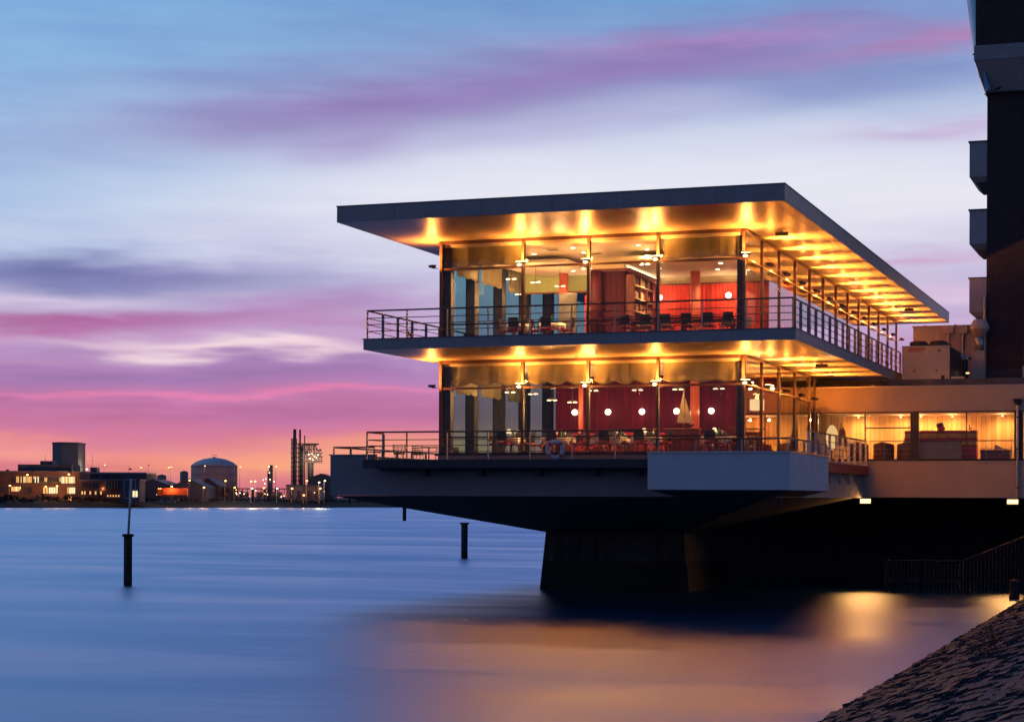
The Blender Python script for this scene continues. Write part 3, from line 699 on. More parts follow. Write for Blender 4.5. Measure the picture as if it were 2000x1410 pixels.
# ------------------------------------------------------------------ guard railings
def rail_run(root, p0, p1, n, zt, zs, zb, mt_post='postp', wide=.11, first=True, last=True):
    p0 = Vector(p0); p1 = Vector(p1); d = (p1 - p0).normalized(); nrm_ = Vector((-d.y, d.x, 0))
    pm = None
    for i in range(n + 1):
        if (i == 0 and not first) or (i == n and not last): continue
        q_ = p0 + (p1 - p0) * i / n; w = wide / 2; t_ = .012
        pts = [q_ + nrm_ * w + d * t_, q_ + nrm_ * w - d * t_, q_ - nrm_ * w - d * t_, q_ - nrm_ * w + d * t_]
        MB().prism([(v.x, v.y, zb) for v in pts], (0, 0, zt - zb - .03)).build('post', M[mt_post], root)
    MB().tube((p0.x, p0.y, zt), (p1.x, p1.y, zt), .032, 10).build('handrail', M['frame'], root)
    for z in zs: MB().tube((p0.x, p0.y, z), (p1.x, p1.y, z), .016, 8).build('rail', M['frame'], root)
R1 = empty('guard_railing', (-8.2, .1, ZS1), 'long bronze guard railing round the upper balcony, with posts all along its edge', 'railing', 'guard railings')
rail_run(R1, (-16.28, .12, 0), (-.12, .12, 0), 10, 11.0, (10.72, 10.48, 10.23), ZS1)
rail_run(R1, (-.12, .12, 0), (-.12, 26.3, 0), 18, 11.0, (10.72, 10.48, 10.23), ZS1, first=False)
rail_run(R1, (-16.28, .12, 0), (-16.28, 26.3, 0), 18, 11.0, (10.72, 10.48, 10.23), ZS1, first=False)
R2 = empty('guard_railing', (-10.6, .06, 5.4), 'bronze guard railing on the edge of the lower terrace, carrying a life ring', 'railing', 'guard railings')
rail_run(R2, (-16.25, .06, 0), (-4.9, .06, 0), 7, 6.43, (6.14, 5.92, 5.69), 5.4)
rail_run(R2, (-16.25, .06, 0), (-16.25, 1.6, 0), 1, 6.43, (6.14, 5.92, 5.69), 5.4, first=False)
R3 = empty('guard_railing', (-18.2, 1.3, 5.63), 'low railing on the concrete parapet at the far left of the terrace', 'railing', 'guard railings')
rail_run(R3, (-18.2, 1.3, 0), (-16.5, 1.3, 0), 1, 5.90, (), 5.63, wide=.09)
rail_run(R3, (-18.2, 1.3, 0), (-18.2, 20, 0), 12, 5.90, (), 5.63, wide=.09, first=False)
R4 = empty('guard_railing', (-2.5, -.95, 5.64), 'low rail on short posts along the top of the blue-white terrace box', 'railing', 'guard railings')
rail_run(R4, (-4.92, -.92, 0), (-.05, -.92, 0), 3, 6.08, (), 5.635, wide=.09)
rail_run(R4, (-.05, -.92, 0), (-.05, 6.3, 0), 5, 6.08, (), 5.635, wide=.09, first=False)
R5 = empty('guard_railing', (-.75, 13, 5.5), 'pale railing of close flat posts on the side deck next to the link building', 'railing', 'guard railings')
rail_run(R5, (-.78, 6.6, 0), (-.78, 20.3, 0), 9, 6.60, (6.3, 6.05, 5.8), 5.50, mt_post='galv')

# life rings
def ring(name, c, ax, label, scale=1.0):
    r_ = empty(name, c, label, 'life ring', 'life rings')
    for k in range(4):
        a = pi / 4 + k * pi / 2
        MB().torus(c, .28 * scale, .075 * scale, a + .16, a + pi / 2 - .16, 12, 10, ax).build('float', M['ringw'], r_, True)
        MB().torus(c, .28 * scale, .080 * scale, a - .16, a + .16, 5, 10, ax).build('band', M['ringr'], r_, True)
    MB().torus(c, .37 * scale, .008, 0, 2 * pi, 32, 6, ax).build('rope', M['ringw'], r_, True)
ring('life_ring', (-8.74, -.07, 5.74), 'y', 'white life ring with four red bands hung on the front railing of the lower terrace')
ring('life_ring', (-16.2, 4.0, 10.28), 'x', 'small life ring seen edge-on at the left railing of the upper balcony', .75)

# ------------------------------------------------------------------ floodlights on the mullions
def floodlight(loc, dirn, label, heads, energy, spot=100, lit=True, aim=None, gp=110):
    """dirn: outward unit vector from the glass; heads: lateral offsets"""
    loc = Vector(loc); d = Vector(dirn); s_ = Vector((-d.y, d.x, 0))
    r_ = empty('floodlight', loc, label, 'floodlight', 'floodlights on the glazing')
    e = loc + d * .30
    MB().tube(loc + d * .06, e, .022, 8).build('arm', M['dark'], r_)
    for i, h_ in enumerate(heads):
        c = e + s_ * h_ + Vector((0, 0, .03))
        if len(heads) > 1: MB().tube(e, c, .015, 6).build('bracket', M['dark'], r_)
        mb = MB(); k = Vector((0, 0, 1))
        a = [c + s_ * x * .12 + d * y * .07 - k * .02 for x, y in ((-1, -1), (1, -1), (1, 1), (-1, 1))]
        b = [c + s_ * x * .17 + d * y * .10 + k * .07 for x, y in ((-1, -1), (1, -1), (1, 1), (-1, 1))]
        mb.hexa(a, b); mb.build('housing', M['dark'], r_)
        mb = MB(); mb.hexa([p_ + k * .002 - (p_ - c) * .06 for p_ in b], [p_ + k * .014 - (p_ - c) * .06 for p_ in b]); mb.build('lens', M['bulb'] if lit else M['dark'], r_)
    if lit:
        MB().ball(e + d * .12 + Vector((0, 0, -.03)), .075, 12, 8, .55).build('glow_lens', M['bulb'], r_)
    light('glow', 'POINT', e + d * .02 + Vector((0, 0, .22)), gp, WARM, r_, .06 if lit and len(heads) == 1 else .018)
    lp = e + d * .02 + Vector((0, 0, .16))
    light('lamp', 'SPOT', lp, energy, WARM, r_, .04, lp + (Vector(aim) if aim else d * .12 + Vector((0, 0, 1))), radians(spot), 1.0)
    if aim: light('lamp', 'SPOT', lp + s_ * .1, energy * .30, WARM, r_, .03, lp + s_ * .1 + d * .30 + Vector((0, 0, 1)), radians(74), .95)
    return r_
names = ['at the second mullion', 'at the middle mullion', 'at the fourth mullion', 'at the right corner']
for lv, z in (('upper', 13.27), ('lower', 8.43)):
    for x, nm in zip((-12.18, -9.44, -6.60, -3.05), names):
        floodlight((x, GY0 - .05, z), (0, -1, 0), 'lit warm floodlight %s of the %s glass front' % (nm, lv), (0,), 680, 155)
    floodlight((-15.8, GY0 - .05, z), (-.6, -.8, 0), 'floodlight sticking out at the left corner of the %s storey' % lv, (0,), 700, 155, False)
for j, y in enumerate(yk[1:]):
    floodlight((GX1 + .03, y, 13.23), (1, 0, 0), 'twin-headed floodlight, %s from the front along the upper side glazing' % ORD[j], (-.22, .22), 3800, 78, False, (1.15, 0, 1), 55)
for j, y in enumerate(yk[1:4] + [18.9]):
    floodlight((GX1 + .03, y, 8.40), (1, 0, 0), 'twin-headed floodlight, %s from the front along the lower side glazing' % ORD[j], (-.22, .22), 3800, 78, j == 0, (1.15, 0, 1), 60)
# small boxes on the soffits
def sbox(loc, label, ry=0):
    x, y, z = loc; r_ = empty('soffit_speaker', loc, label, 'speaker', 'small boxes under the eaves')
    MB().box(x - .24, x + .24, y - .09, y + .09, z - .17, z - .04).build('housing', M['dark'], r_)
    MB().box(x - .03, x + .03, y - .02, y + .02, z - .041, z).build('bracket', M['dark'], r_)
sbox((-2.0, 7.4, ZR0), 'dark oblong box under the roof eave near the right glass corner')
sbox((-1.2, 11.6, ZS0), 'dark oblong box under the balcony soffit near the right glass corner')
sbox((-1.4, 38.5, ZR0), 'small oblong box under the far end of the roof eave')
for z, lb in ((ZR0, 'roof'), (ZS0, 'balcony')):
    r_ = empty('smoke_detector', (-9.65, 5.3, z), 'small round detector under the %s soffit above the middle mullion' % lb, 'detector', 'detectors on the soffits')
    MB().lathe([(.05, -.06), (.13, -.05), (.13, -.03)], (-9.65, 5.3, z), 14).build('dish', M['galv'], r_)
    MB().tube((-9.65, 5.3, z - .03), (-9.65, 5.3, z), .03, 8).build('stem', M['galv'], r_)

# ------------------------------------------------------------------ inside: lamps
def globe_lamp(c, label, grp, r=.125, e=9):
    g = empty('globe_lamp', c, label, 'lamp', grp)
    MB().ball(c, r, 18, 12).build('globe', M['globe'], g, True)
    MB().tube((c[0], c[1] + r * .9, c[2]), (c[0], c[1] + r + .07, c[2]), .035, 10).build('wall_mount', M['steel'], g)
    light('lamp', 'POINT', (c[0], c[1] - r - .06, c[2]), e, (1, .66, .34), g, .08)
LOWG = 'globe lamps on the crimson wall'
for j, x in enumerate((-12.45, -10.93, -9.4, -7.86, -6.33)):
    globe_lamp((x, 13.8, 7.74), 'glowing globe lamp on the dark crimson wall, %s from the left of five' % ORD[j], LOWG)
globe_lamp((-6.05, 15.72, 12.86), 'glowing globe lamp on the bright red boards right of the red column', 'globe lamps upstairs', e=60)
globe_lamp((-9.15, 15.72, 12.86), 'glowing globe lamp on the red boards just behind the fourth mullion upstairs', 'globe lamps upstairs', e=60)
globe_lamp((-11.9, 14.95, 12.7), 'glowing globe lamp on the red boards left of the middle mullion upstairs', 'globe lamps upstairs', e=40)
# ceiling downlights
dp = empty('downlight', (0, 0, 0), 'x', 'lamp', 'ceiling downlights', local=True)
MB().lathe([(.10, -.015), (.12, 0)], (0, 0, 0), 14).build('ring', M['galv'], dp)
MB().lathe([(.085, -.03), (.088, -.012)], (0, 0, 0), 14).build('lens', M['down'], dp)
spots = [(-12.75, 9.1, 14.12), (-12.75, 11.0, 13.85), (-10.6, 7.7, 14.12), (-10.65, 9.3, 14.12), (-7.85, 7.7, 14.12), (-7.9, 9.1, 14.12),
         (-5.4, 11.5, 13.75), (-6.0, 13.5, 13.75), (-8.3, 12.5, 13.75), (-4.4, 8.0, 14.12), (-14.2, 8.5, 14.12), (-12.3, 13.0, 13.85)]
bc = {}
for j, s_ in enumerate(sorted(spots, key=lambda q: q[1])):
    bay = 'left' if s_[0] < -12.2 else 'second' if s_[0] < -9.5 else 'third' if s_[0] < -6.6 else 'right'; bc[bay] = bc.get(bay, 0) + 1
    o = place(dp, j > 0, s_, 0, 'small round ceiling downlight over the %s upstairs bay, %s in from the front glass' % (bay, ORD[bc[bay] - 1]), 'ceiling downlights upstairs')
    l_ = light('lamp', 'SPOT', (s_[0], s_[1], s_[2] - .05), 260, (1, .54, .22), None, .06, (s_[0], s_[1], 0), radians(130), .8)
    l_.parent = o; l_.location = (0, 0, -.05)
# double-shaded hanging spots on a rail
hp = empty('pendant_lamp', (0, 0, 0), 'x', 'lamp', 'hanging twin-shade lamps', local=True)
MB().tube((0, 0, -.1), (0, 0, .9), .008, 5).build('cord', M['dark'], hp)
MB().tube((-.14, 0, -.1), (.14, 0, -.1), .012, 6).build('arm', M['dark'], hp)
for s_ in (-.14, .14):
    MB().lathe([(.02, .02), (.05, 0), (.11, -.05)], (s_, 0, -.12), 14).build('lamp_shade', M['galv'], hp)
    MB().lathe([(.085, -.012), (.09, 0)], (s_, 0, -.165), 12).build('bulb', M['down'], hp)
pend = [(-13.9, 9.5, 13.2, 'upper', 1), (-13.2, 10.6, 13.15, 'upper', 0), (-12.5, 11.8, 13.1, 'upper', 0), (-14.6, 12.6, 12.9, 'upper', 1), (-10.3, 8.6, 13.4, 'upper', 0), (-7.9, 8.8, 13.5, 'upper', 1), (-3.9, 9.3, 13.2, 'upper', 0),
        (-13.6, 8.6, 8.4, 'lower', 1), (-12.8, 9.2, 8.35, 'lower', 0), (-12.1, 9.6, 8.1, 'lower', 1), (-11.5, 10.5, 8.05, 'lower', 0), (-10.2, 9.2, 8.45, 'lower', 1), (-8.3, 9.2, 8.45, 'lower', 1), (-6.6, 9.2, 8.45, 'lower', 0), (-4.9, 9.2, 8.45, 'lower', 1), (-4.0, 12.5, 8.4, 'lower', 0)]
cnt = {'upper': 0, 'lower': 0}
for j, (x, y, z, st, lit) in enumerate(pend):
    o = place(hp, j > 0, (x, y, z + .12), random.uniform(-.3, .3), 'hanging twin-shade lamp inside the %s storey, %s from the left' % (st, ORD[cnt[st]]), 'hanging twin-shade lamps')
    cnt[st] += 1
    if lit:
        l_ = light('lamp', 'POINT', (0, 0, 0), 110 if st == 'upper' else 14, (1, .47, .15), None, .12); l_.parent = o; l_.location = (0, 0, -.30)
# glow lamp over the bookcase
gl = empty('cove_lamp', (-9.25, 12.5, 13.62), 'long warm cove lamp on top of the bookcase cornice', 'lamp')
MB().box(-9.36, -9.26, 11.3, 15.7, 13.62, 13.68).build('housing', M['shelf'], gl)
MB().box(-9.35, -9.27, 11.35, 15.65, 13.681, 13.70).build('tube', M['globe'], gl)

# ------------------------------------------------------------------ inside: bookcase, screen, sailing boat
bk = empty('bookcase', (-9.2, 12.6, F2), 'tall dark wooden bookcase with books and ornaments beside the red wall upstairs', 'bookcase')
MB().box(-9.39, -9.36, 11.15, 14.1, F2, 13.35).build('back', M['shelf'], bk)
for y in (11.15, 12.1, 13.15, 14.1): MB().box(-9.355, -9.0, y - .03, y + .03, F2, 13.35).build('side_panel', M['shelf'], bk)
for z in (10.8, 11.3, 11.85, 12.4, 12.95, 13.36):
    s_ = MB().box(-9.355, -9.0, 11.185, 14.065, z - .02, z + .02).build('shelf', M['cream'] if z < 13 else M['shelf'], bk)
    if z > 13: continue
    y = 11.25
    while y < 13.9:
        w = random.uniform(.03, .07)
        if abs(y - 12.1) > .08 and abs(y - 13.15) > .08 and random.random() < .75:
            b_ = MB().box(-9.3, -9.08, y, y + w * .9, z + .021, z + random.uniform(.22, .38)).build('book', M[random.choice(('cream', 'shelf', 'redseat', 'galv', 'blindrim'))], s_); b_.location = (0, 0, 0)
        y += w
scn = empty('room_divider', (-12.6, 12.5, F2), 'dark grey standing screen before the red boards upstairs', 'screen')
MB().box(-12.75, -11.95, 12.45, 12.5, 11.1, 12.75).build('panel', M['membrane'], scn)
MB().box(-12.78, -11.92, 12.43, 12.52, 12.76, 12.82).build('top_rail', M['dark'], scn)
for x in (-12.7, -12.0): MB().box(x - .03, x + .03, 12.44, 12.51, F2, 11.09).build('leg', M['dark'], scn)
sb = empty('model_sailing_boat', (-6.55, 10, 6.85), 'model sailing boat with tall cream sails standing on a low cabinet', 'model boat')
MB().hexa([(-6.75, 9.95, 6.86), (-6.35, 9.95, 6.86), (-6.35, 10.05, 6.86), (-6.75, 10.05, 6.86)], [(-6.95, 9.87, 7.0), (-6.12, 9.9, 7.0), (-6.12, 10.1, 7.0), (-6.95, 10.13, 7.0)]).build('hull', M['darkwood'], sb)
MB().tube((-6.52, 10, 7.0), (-6.55, 10, 8.5), .012, 6).build('mast', M['shelf'], sb)
MB().prism([(-6.54, 9.99, 8.48), (-6.85, 9.99, 7.10), (-6.52, 9.96, 7.07)], (0, .02, 0)).build('sail', M['sail'], sb)
MB().prism([(-6.50, 9.99, 8.1), (-6.50, 9.97, 7.1), (-6.17, 9.99, 7.05)], (0, .02, 0)).build('sail', M['sail'], sb)
cb = empty('cabinet', (-6.6, 10, F1), 'low dark cabinet with bottles under the model sailing boat', 'cabinet')
MB().box(-7.3, -5.9, 9.8, 10.2, F1 + .08, 6.82).build('carcass', M['darkwood'], cb)
MB().box(-7.34, -5.86, 9.77, 10.23, 6.821, 6.86).build('top', M['shelf'], cb)
for x in (-7.22, -5.98): MB().box(x - .04, x + .04, 9.84, 10.16, F1, F1 + .079).build('foot', M['dark'], cb)

# ------------------------------------------------------------------ inside: tables, chairs, things on the tables
def chair_proto(name, label, seatm, backm, legm, arms=False):
    r_ = empty(name, (0, 0, 0), label, 'chair', local=True)
    MB().box(-.23, .23, -.22, .22, .42, .49).build('seat', M[seatm], r_, bevel=.015)
    mb = MB(); mb.hexa([(-.22, .19, .56), (.22, .19, .56), (.22, .23, .56), (-.22, .23, .56)], [(-.21, .25, .95), (.21, .25, .95), (.21, .29, .95), (-.21, .29, .95)]); mb.build('backrest', M[backm], r_, bevel=.01)
    for x in (-.2, .2):
        MB().tube((x, -.19, 0), (x, -.19, .42), .018, 6).build('leg', M[legm], r_)
        MB().tube((x, .24, 0), (x, .20, .6), .018, 6).build('leg', M[legm], r_)
        if arms: MB().box(x - .02, x + .02, -.18, .2, .64, .67).build('armrest', M[legm], r_)
    return r_
cA = chair_proto('dining_chair', 'x', 'redseat', 'black', 'chairwood')
cB = chair_proto('conference_chair', 'x', 'redseat', 'black', 'dark', True)
used = {}
def chair(pr_, x, y, z, rz, label, grp):
    u = used.get(pr_.name, False); used[pr_.name] = True
    return place(pr_, u, (x, y, z), rz, label, grp)
def add(name, mb, m_, label, cat, grp=None, smooth=True, base=(0, 0, 0)):
    return tag(mb.build(name, M[m_], smooth=smooth), label, cat, grp)
gm = MB(); gm.lathe([(.03, 0), (.006, .012), (.006, .07), (.032, .10), (.036, .14), (.030, .18)], (0, 0, 0), 10); glm = gm.mesh('wine_glass', True); glm.materials.append(M['clear'])
bm_ = MB(); bm_.lathe([(.038, 0), (.04, .01), (.04, .19), (.014, .24), (.014, .31)], (0, 0, 0), 12); btm = bm_.mesh('bottle', True); btm.materials.append(M['bottle'])
def item(name, me, loc, label, cat, grp):
    o = bpy.data.objects.new(name, me); col.objects.link(o); o.location = loc; return tag(o, label, cat, grp)
def table_lamp(x, y, z, label):
    r_ = empty('table_lamp', (x, y, z), label, 'lamp', 'small shaded table lamps')
    MB().lathe([(.06, 0), (.015, .02), (.012, .16)], (x, y, z), 12).build('base', M['galv'], r_)
    MB().lathe([(.11, .14), (.06, .30)], (x, y, z), 14).build('lamp_shade', M['shade'], r_)
def round_cloth(x, y, z0, h_, w, label, grp, square=True):
    r_ = empty('dining_table', (x, y, z0), label, 'table', grp)
    MB().box(x - w, x + w, y - w, y + w, z0 + h_ - .035, z0 + h_).build('tabletop', M['darkwood'], r_)
    MB().tube((x, y, z0 + .02), (x, y, z0 + h_ - .04), .05, 10).build('pedestal', M['dark'], r_)
    MB().lathe([(.28, 0), (.24, .03)], (x, y, z0), 16).build('foot', M['dark'], r_)
    mb = MB(); n = 48; dr = .42
    ring0 = []; 
    for k in range(n):
        a = 2 * pi * k / n; c_, s_ = cos(a), sin(a); m_ = max(abs(c_), abs(s_)); e = w / m_ + .01
        corner = (1 / m_ - 1) / .414
        ring0.append((c_ * e, s_ * e, corner, a))
    mb.v.append((x, y, z0 + h_ + .006))
    for (cx, cy_, k_, a) in ring0: mb.v.append((x + cx, y + cy_, z0 + h_ + .005))
    for (cx, cy_, k_, a) in ring0:
        f = 1.02 + .03 * sin(9 * a + x * 3); mb.v.append((x + cx * f * 1.03, y + cy_ * f * 1.03, z0 + h_ - dr * (.55 + .75 * k_) * .8))
    for k in range(n):
        mb.f.append((0, 1 + k, 1 + (k + 1) % n)); mb.f.append((1 + k, 1 + n + k, 1 + n + (k + 1) % n, 1 + (k + 1) % n))
    o = mb.build('tablecloth', M['cloth'], None, True); tag(o, 'white cloth hanging over the ' + label, 'tablecloth', 'white tablecloths')
    mod = o.modifiers.new('s', 'SOLIDIFY'); mod.thickness = .006
tabs = [(-13.55, 8.6, .45, 'far-left table downstairs'), (-11.55, 8.8, .55, 'table behind the life ring'),
        (-9.35, 8.8, .6, 'wide table left of the fourth mullion'), (-7.75, 8.6, .5, 'table left of the model boat'),
        (-4.85, 8.6, .5, 'right-end table downstairs'), (-12.6, 11.6, .5, 'back table left of the crimson wall'), (-9.9, 11.8, .5, 'back table under the second globe lamp'), (-5.2, 12.0, .5, 'back table by the red column')]
for ti, (x, y, w, lb) in enumerate(tabs):
    round_cloth(x, y, F1, .75, w, 'x', 'cloth-covered tables of the lower dining room')
    tb = [o for o in col.objects if o.name.startswith('dining_table')][-1]; tb['label'] = 'cloth-covered ' + lb
    cl = [o for o in col.objects if o.name.startswith('tablecloth')][-1]; cl['label'] = 'white cloth draped over the ' + lb
    for k in range(4):
        a = (0, pi / 2, pi, -pi / 2)[k] + .1 * random.uniform(-1, 1)
        if ti in (1, 4) and k == 1: continue
        dx, dy = sin(a) * -(w + .28), cos(a) * (w + .28)
        chair(cA, x + dx, y + dy, F1, a, 'dark-backed chair with red seat %s the %s' % (('behind', 'left of', 'in front of', 'right of')[k], lb), 'chairs of the lower dining room')
    gx = [x + (k - 1) * .55 * w + random.uniform(-.1, .1) * w for k in range(3)]
    for k in range(3):
        item('wine_glass', glm, (gx[k], y + random.uniform(-.6, .6) * w, F1 + .757), '%s of three small clear wine glasses on the %s' % (('leftmost', 'middle', 'rightmost')[k], lb), 'glass', 'wine glasses downstairs')
    if ti in (0, 2, 4, 1):
        item('bottle', btm, (x + .1, y + .05, F1 + .757), 'green bottle standing on the ' + lb, 'bottle', 'green bottles')
    if ti in (0, 3, 4):
        table_lamp(x - .05, y - .12, F1 + .757, 'cream-shaded small lamp on the ' + lb)
for x0, x1, lb in ((-12.9, -11.5, 'short bright red bench under the first globe lamp'), (-10.6, -8.3, 'long bright red bench under the middle globe lamps')):
    r_ = empty('banquette', ((x0 + x1) / 2, 13.4, F1), lb, 'bench', 'red benches along the crimson wall')
    MB().box(x0, x1, 13.1, 13.6, F1, F1 + .45).build('seat', M['redseat'], r_, bevel=.03)
    MB().box(x0, x1, 13.61, 13.78, F1, F1 + 1.05).build('backrest', M['redseat'], r_, bevel=.03)
# upstairs: long meeting table with chairs, dining pair at the left
mt = empty('meeting_table', (-6.2, 8.6, F2), 'long dark meeting table with papers at the right of the upper storey', 'table')
MB().box(-8.6, -3.9, 8.1, 9.1, F2 + .70, F2 + .75).build('tabletop', M['darkwood'], mt)
for x in (-8.3, -6.2, -4.2): MB().box(x - .04, x + .04, 8.3, 8.9, F2, F2 + .699).build('leg', M['dark'], mt)
for j, x in enumerate((-8.35, -7.5, -6.65, -5.8, -4.95, -4.1)):
    chair(cB, x, 7.72, F2, pi + random.uniform(-.25, .25), 'black-backed armchair on the near side of the long meeting table, %s from the left' % ORD[j], 'meeting chairs upstairs')
    chair(cB, x + .2, 9.5, F2, random.uniform(-.25, .25), 'black-backed armchair on the far side of the long meeting table, %s from the left' % ORD[j], 'meeting chairs upstairs')
for ti, (x, y, w, lb) in enumerate([(-12.95, 8.0, .42, 'leftmost small table upstairs'), (-11.6, 8.1, .42, 'small table beside the panelled column upstairs')]):
    round_cloth(x, y, F2, .75, w, 'x', 'cloth-covered tables upstairs')
    [o for o in col.objects if o.name.startswith('dining_table')][-1]['label'] = lb
    [o for o in col.objects if o.name.startswith('tablecloth')][-1]['label'] = 'white cloth over the ' + lb
    for k in (1, 2, 3):
        a = (0, pi / 2, pi, -pi / 2)[k]
        chair(cA, x - sin(a) * (w + .2), y + cos(a) * (w + .2), F2, a, 'dark-backed chair with red seat %s the %s' % (('behind', 'left of', 'in front of', 'right of')[k], lb), 'dining chairs upstairs')
    item('bottle', btm, (x, y, F2 + .757), 'green bottle standing on the ' + lb, 'bottle', 'green bottles')
# wicker chairs and a table on the left terrace
for j, (x, y, a) in enumerate(((-17.55, 6.2, .6), (-17.2, 7.4, 2.4), (-16.95, 9.2, -.8), (-16.7, 10.4, 1.9), (-17.3, 11.6, .3))):
    r_ = empty('wicker_chair', (x, y, 5.38), 'round-backed wicker chair on the left terrace, %s from the water end' % ORD[j], 'chair', 'wicker terrace chairs', rz=a, local=True)
    MB().lathe([(.20, .36), (.24, .38), (.24, .42), (.20, .44)], (0, 0, 0), 14).build('seat', M['wicker'], r_)
    for k in range(3): MB().torus((0, 0, .56 + .09 * k), .26, .018, -.3, pi + .3, 14, 6, 'z').build('back_hoop', M['wicker'], r_, True)
    for k in range(7):
        b_ = -.3 + (pi + .6) * k / 6; MB().tube((.24 * cos(b_), .24 * sin(b_), .42), (.27 * cos(b_), .27 * sin(b_), .76), .009, 5).build('cane', M['wicker'], r_)
    for k in range(4):
        b_ = pi / 4 + pi / 2 * k; MB().tube((.2 * cos(b_), .2 * sin(b_), .37), (.24 * cos(b_), .24 * sin(b_), 0), .016, 6).build('leg', M['wicker'], r_)
r_ = empty('terrace_table', (-17.1, 8.3, 5.38), 'small round table among the wicker chairs on the left terrace', 'table')
MB().lathe([(.35, .68), (.36, .70), (.35, .72)], (-17.1, 8.3, 5.38), 20).build('tabletop', M['wicker'], r_)
MB().tube((-17.1, 8.3, 5.38), (-17.1, 8.3, 6.06), .03, 8).build('leg', M['dark'], r_)
# things seen through the side glass downstairs
pn = empty('upright_piano', (-4.3, 11.2, F1), 'dark wooden piano behind the side glass of the lower storey', 'piano')
MB().box(-4.9, -3.7, 11.0, 11.6, F1 + .1, 6.95).build('case', M['darkwood'], pn, bevel=.02)
MB().box(-4.85, -3.75, 10.70, 10.995, 6.42, 6.52).build('keyboard_shelf', M['shelf'], pn)
MB().box(-4.80, -3.80, 10.72, 10.98, 6.521, 6.54).build('keys', M['white'], pn)
for x in (-4.8, -3.8): MB().box(x - .04, x + .04, 10.72, 10.8, F1, 6.415).build('leg', M['shelf'], pn)
r_ = empty('hanging_lamp', (-3.95, 12, 8.1), 'square cream pendant shade glowing behind the side glass downstairs', 'lamp')
MB().box(-4.2, -3.7, 11.75, 12.25, 7.65, 8.1).build('lamp_shade', M['shade'], r_); MB().tube((-3.95, 12, 8.101), (-3.95, 12, 9.3), .01, 5).build('cord', M['dark'], r_)

# ------------------------------------------------------------------ link building on the right
BY = 20.5
lb_ = empty('link_building', (6, 22.5, 4), 'low rendered link building with a long band of warm lit windows, at the right', 'building')
P = lb_
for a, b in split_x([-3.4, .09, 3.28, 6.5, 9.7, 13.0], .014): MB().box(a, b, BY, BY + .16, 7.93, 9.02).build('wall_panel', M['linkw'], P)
MB().box(-3.42, 13.0, BY - .03, BY + .2, 9.021, 9.07).build('coping', M['galv'], P)
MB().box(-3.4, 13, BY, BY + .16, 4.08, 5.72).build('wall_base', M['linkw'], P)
MB().box(-3.42, 13, BY - .02, BY + .12, 5.721, 5.80).build('window_sill', M['dark'], P)
MB().box(-3.4, 13, BY + .161, 30, 4.08, 4.3).build('floor_slab', M['concrete'], P)
MB().box(-3.4, 13, BY + .161, 30, 8.1, 8.98).build('roof', M['membrane'], P)
MB().box(-3.38, 12.9, BY + .2, 29.9, 7.99, 8.099).build('ceiling', M['cream'], P)
MB().box(-3.38, 12.9, BY + .2, 29.9, 4.31, 5.70).build('floor', M['darkwood'], P)
for a, b in ((-3.4, -3.0), (1.16, 1.52), (5.67, 6.04), (10.3, 10.65)): MB().box(a, b, BY - .02, BY + .28, 5.801, 7.929).build('column', M['column'], P)
for x, w in ((-.86, .03), (3.62, .03), (8.2, .03)): MB().box(x - w, x + w, BY + .02, BY + .10, 5.801, 7.929).build('mullion', M['frame'], P)
MB().box(-.83, 1.16, BY + .03, BY + .09, 7.17, 7.23).build('transom', M['frame'], P)
MB().box(-3.0, 10.3, BY + .02, BY + .11, 7.86, 7.928).build('head_frame', M['frame'], P)
for a, b in ((-3.0, -.89), (-.83, 1.16), (1.52, 3.59), (3.65, 5.67), (6.04, 8.17), (8.23, 10.3)):
    MB().box(a, b, BY + .05, BY + .062, 5.801, 7.86).build('pane', M['glass'], P)
MB().box(-3.38, 12.9, 26.6, 26.7, 5.70, 7.99).build('wall', M['slatwood'], P)
MB().box(.42, .62, 26.2, 26.599, 5.70, 7.99).build('pilaster', M['slatwood'], P)
# inner handrail
ir = empty('guard_railing', (3, 21.1, 5.7), 'stainless handrail inside the windows of the link building', 'railing', 'guard railings')
MB().tube((-.8, 21.1, 6.62), (5.6, 21.1, 6.62), .022, 8).build('handrail', M['frame'], ir)
for z in (6.28, 6.05): MB().tube((-.8, 21.1, z), (5.6, 21.1, z), .010, 6).build('rail', M['steel'], ir)
for x in (-.1, 1.3, 2.9, 4.4, 5.5): MB().tube((x, 21.1, 5.7), (x, 21.1, 6.6), .018, 8).build('post', M['steel'], ir)
# striped mantel with funnel
mn = empty('striped_bar', (1.9, 25, 5.7), 'long bar counter with red and yellow stripes in the link building', 'bar counter')
for k, (z0, z1, m_) in enumerate(((5.7, 6.30, 'maroon'), (6.30, 6.55, 'maroon'), (6.55, 6.75, 'yellow'), (6.75, 6.88, 'maroon'), (6.88, 7.08, 'yellow'), (7.08, 7.22, 'maroon'))):
    if k < 3:
        MB().box(.31, .9, 24.8, 25.5, z0, z1).build('stripe', M[m_], mn); MB().box(2.95, 3.61, 24.8, 25.5, z0, z1).build('stripe', M[m_], mn)
    else: MB().box(.31, 3.61, 24.8, 25.5, z0 + .001, z1).build('stripe', M[m_], mn)
MB().box(.9, 2.95, 25.0, 25.5, 5.7, 6.75).build('niche', M['balc'], mn)
fn = empty('funnel_model', (1.93, 25.1, 7.22), 'raked red ship funnel with a black top standing on the striped bar', 'ship funnel')
MB().tube((2.0, 25.1, 7.221), (1.93, 25.1, 7.42), .17, 16).build('funnel', M['redseat'], fn, True)
MB().tube((1.928, 25.1, 7.421), (1.88, 25.1, 7.57), .171, 16).build('funnel_top', M['black'], fn, True)
bt_ = empty('bar_tap', (3.25, 25.1, 7.22), 'small dark tap standing on the right end of the striped bar', 'tap')
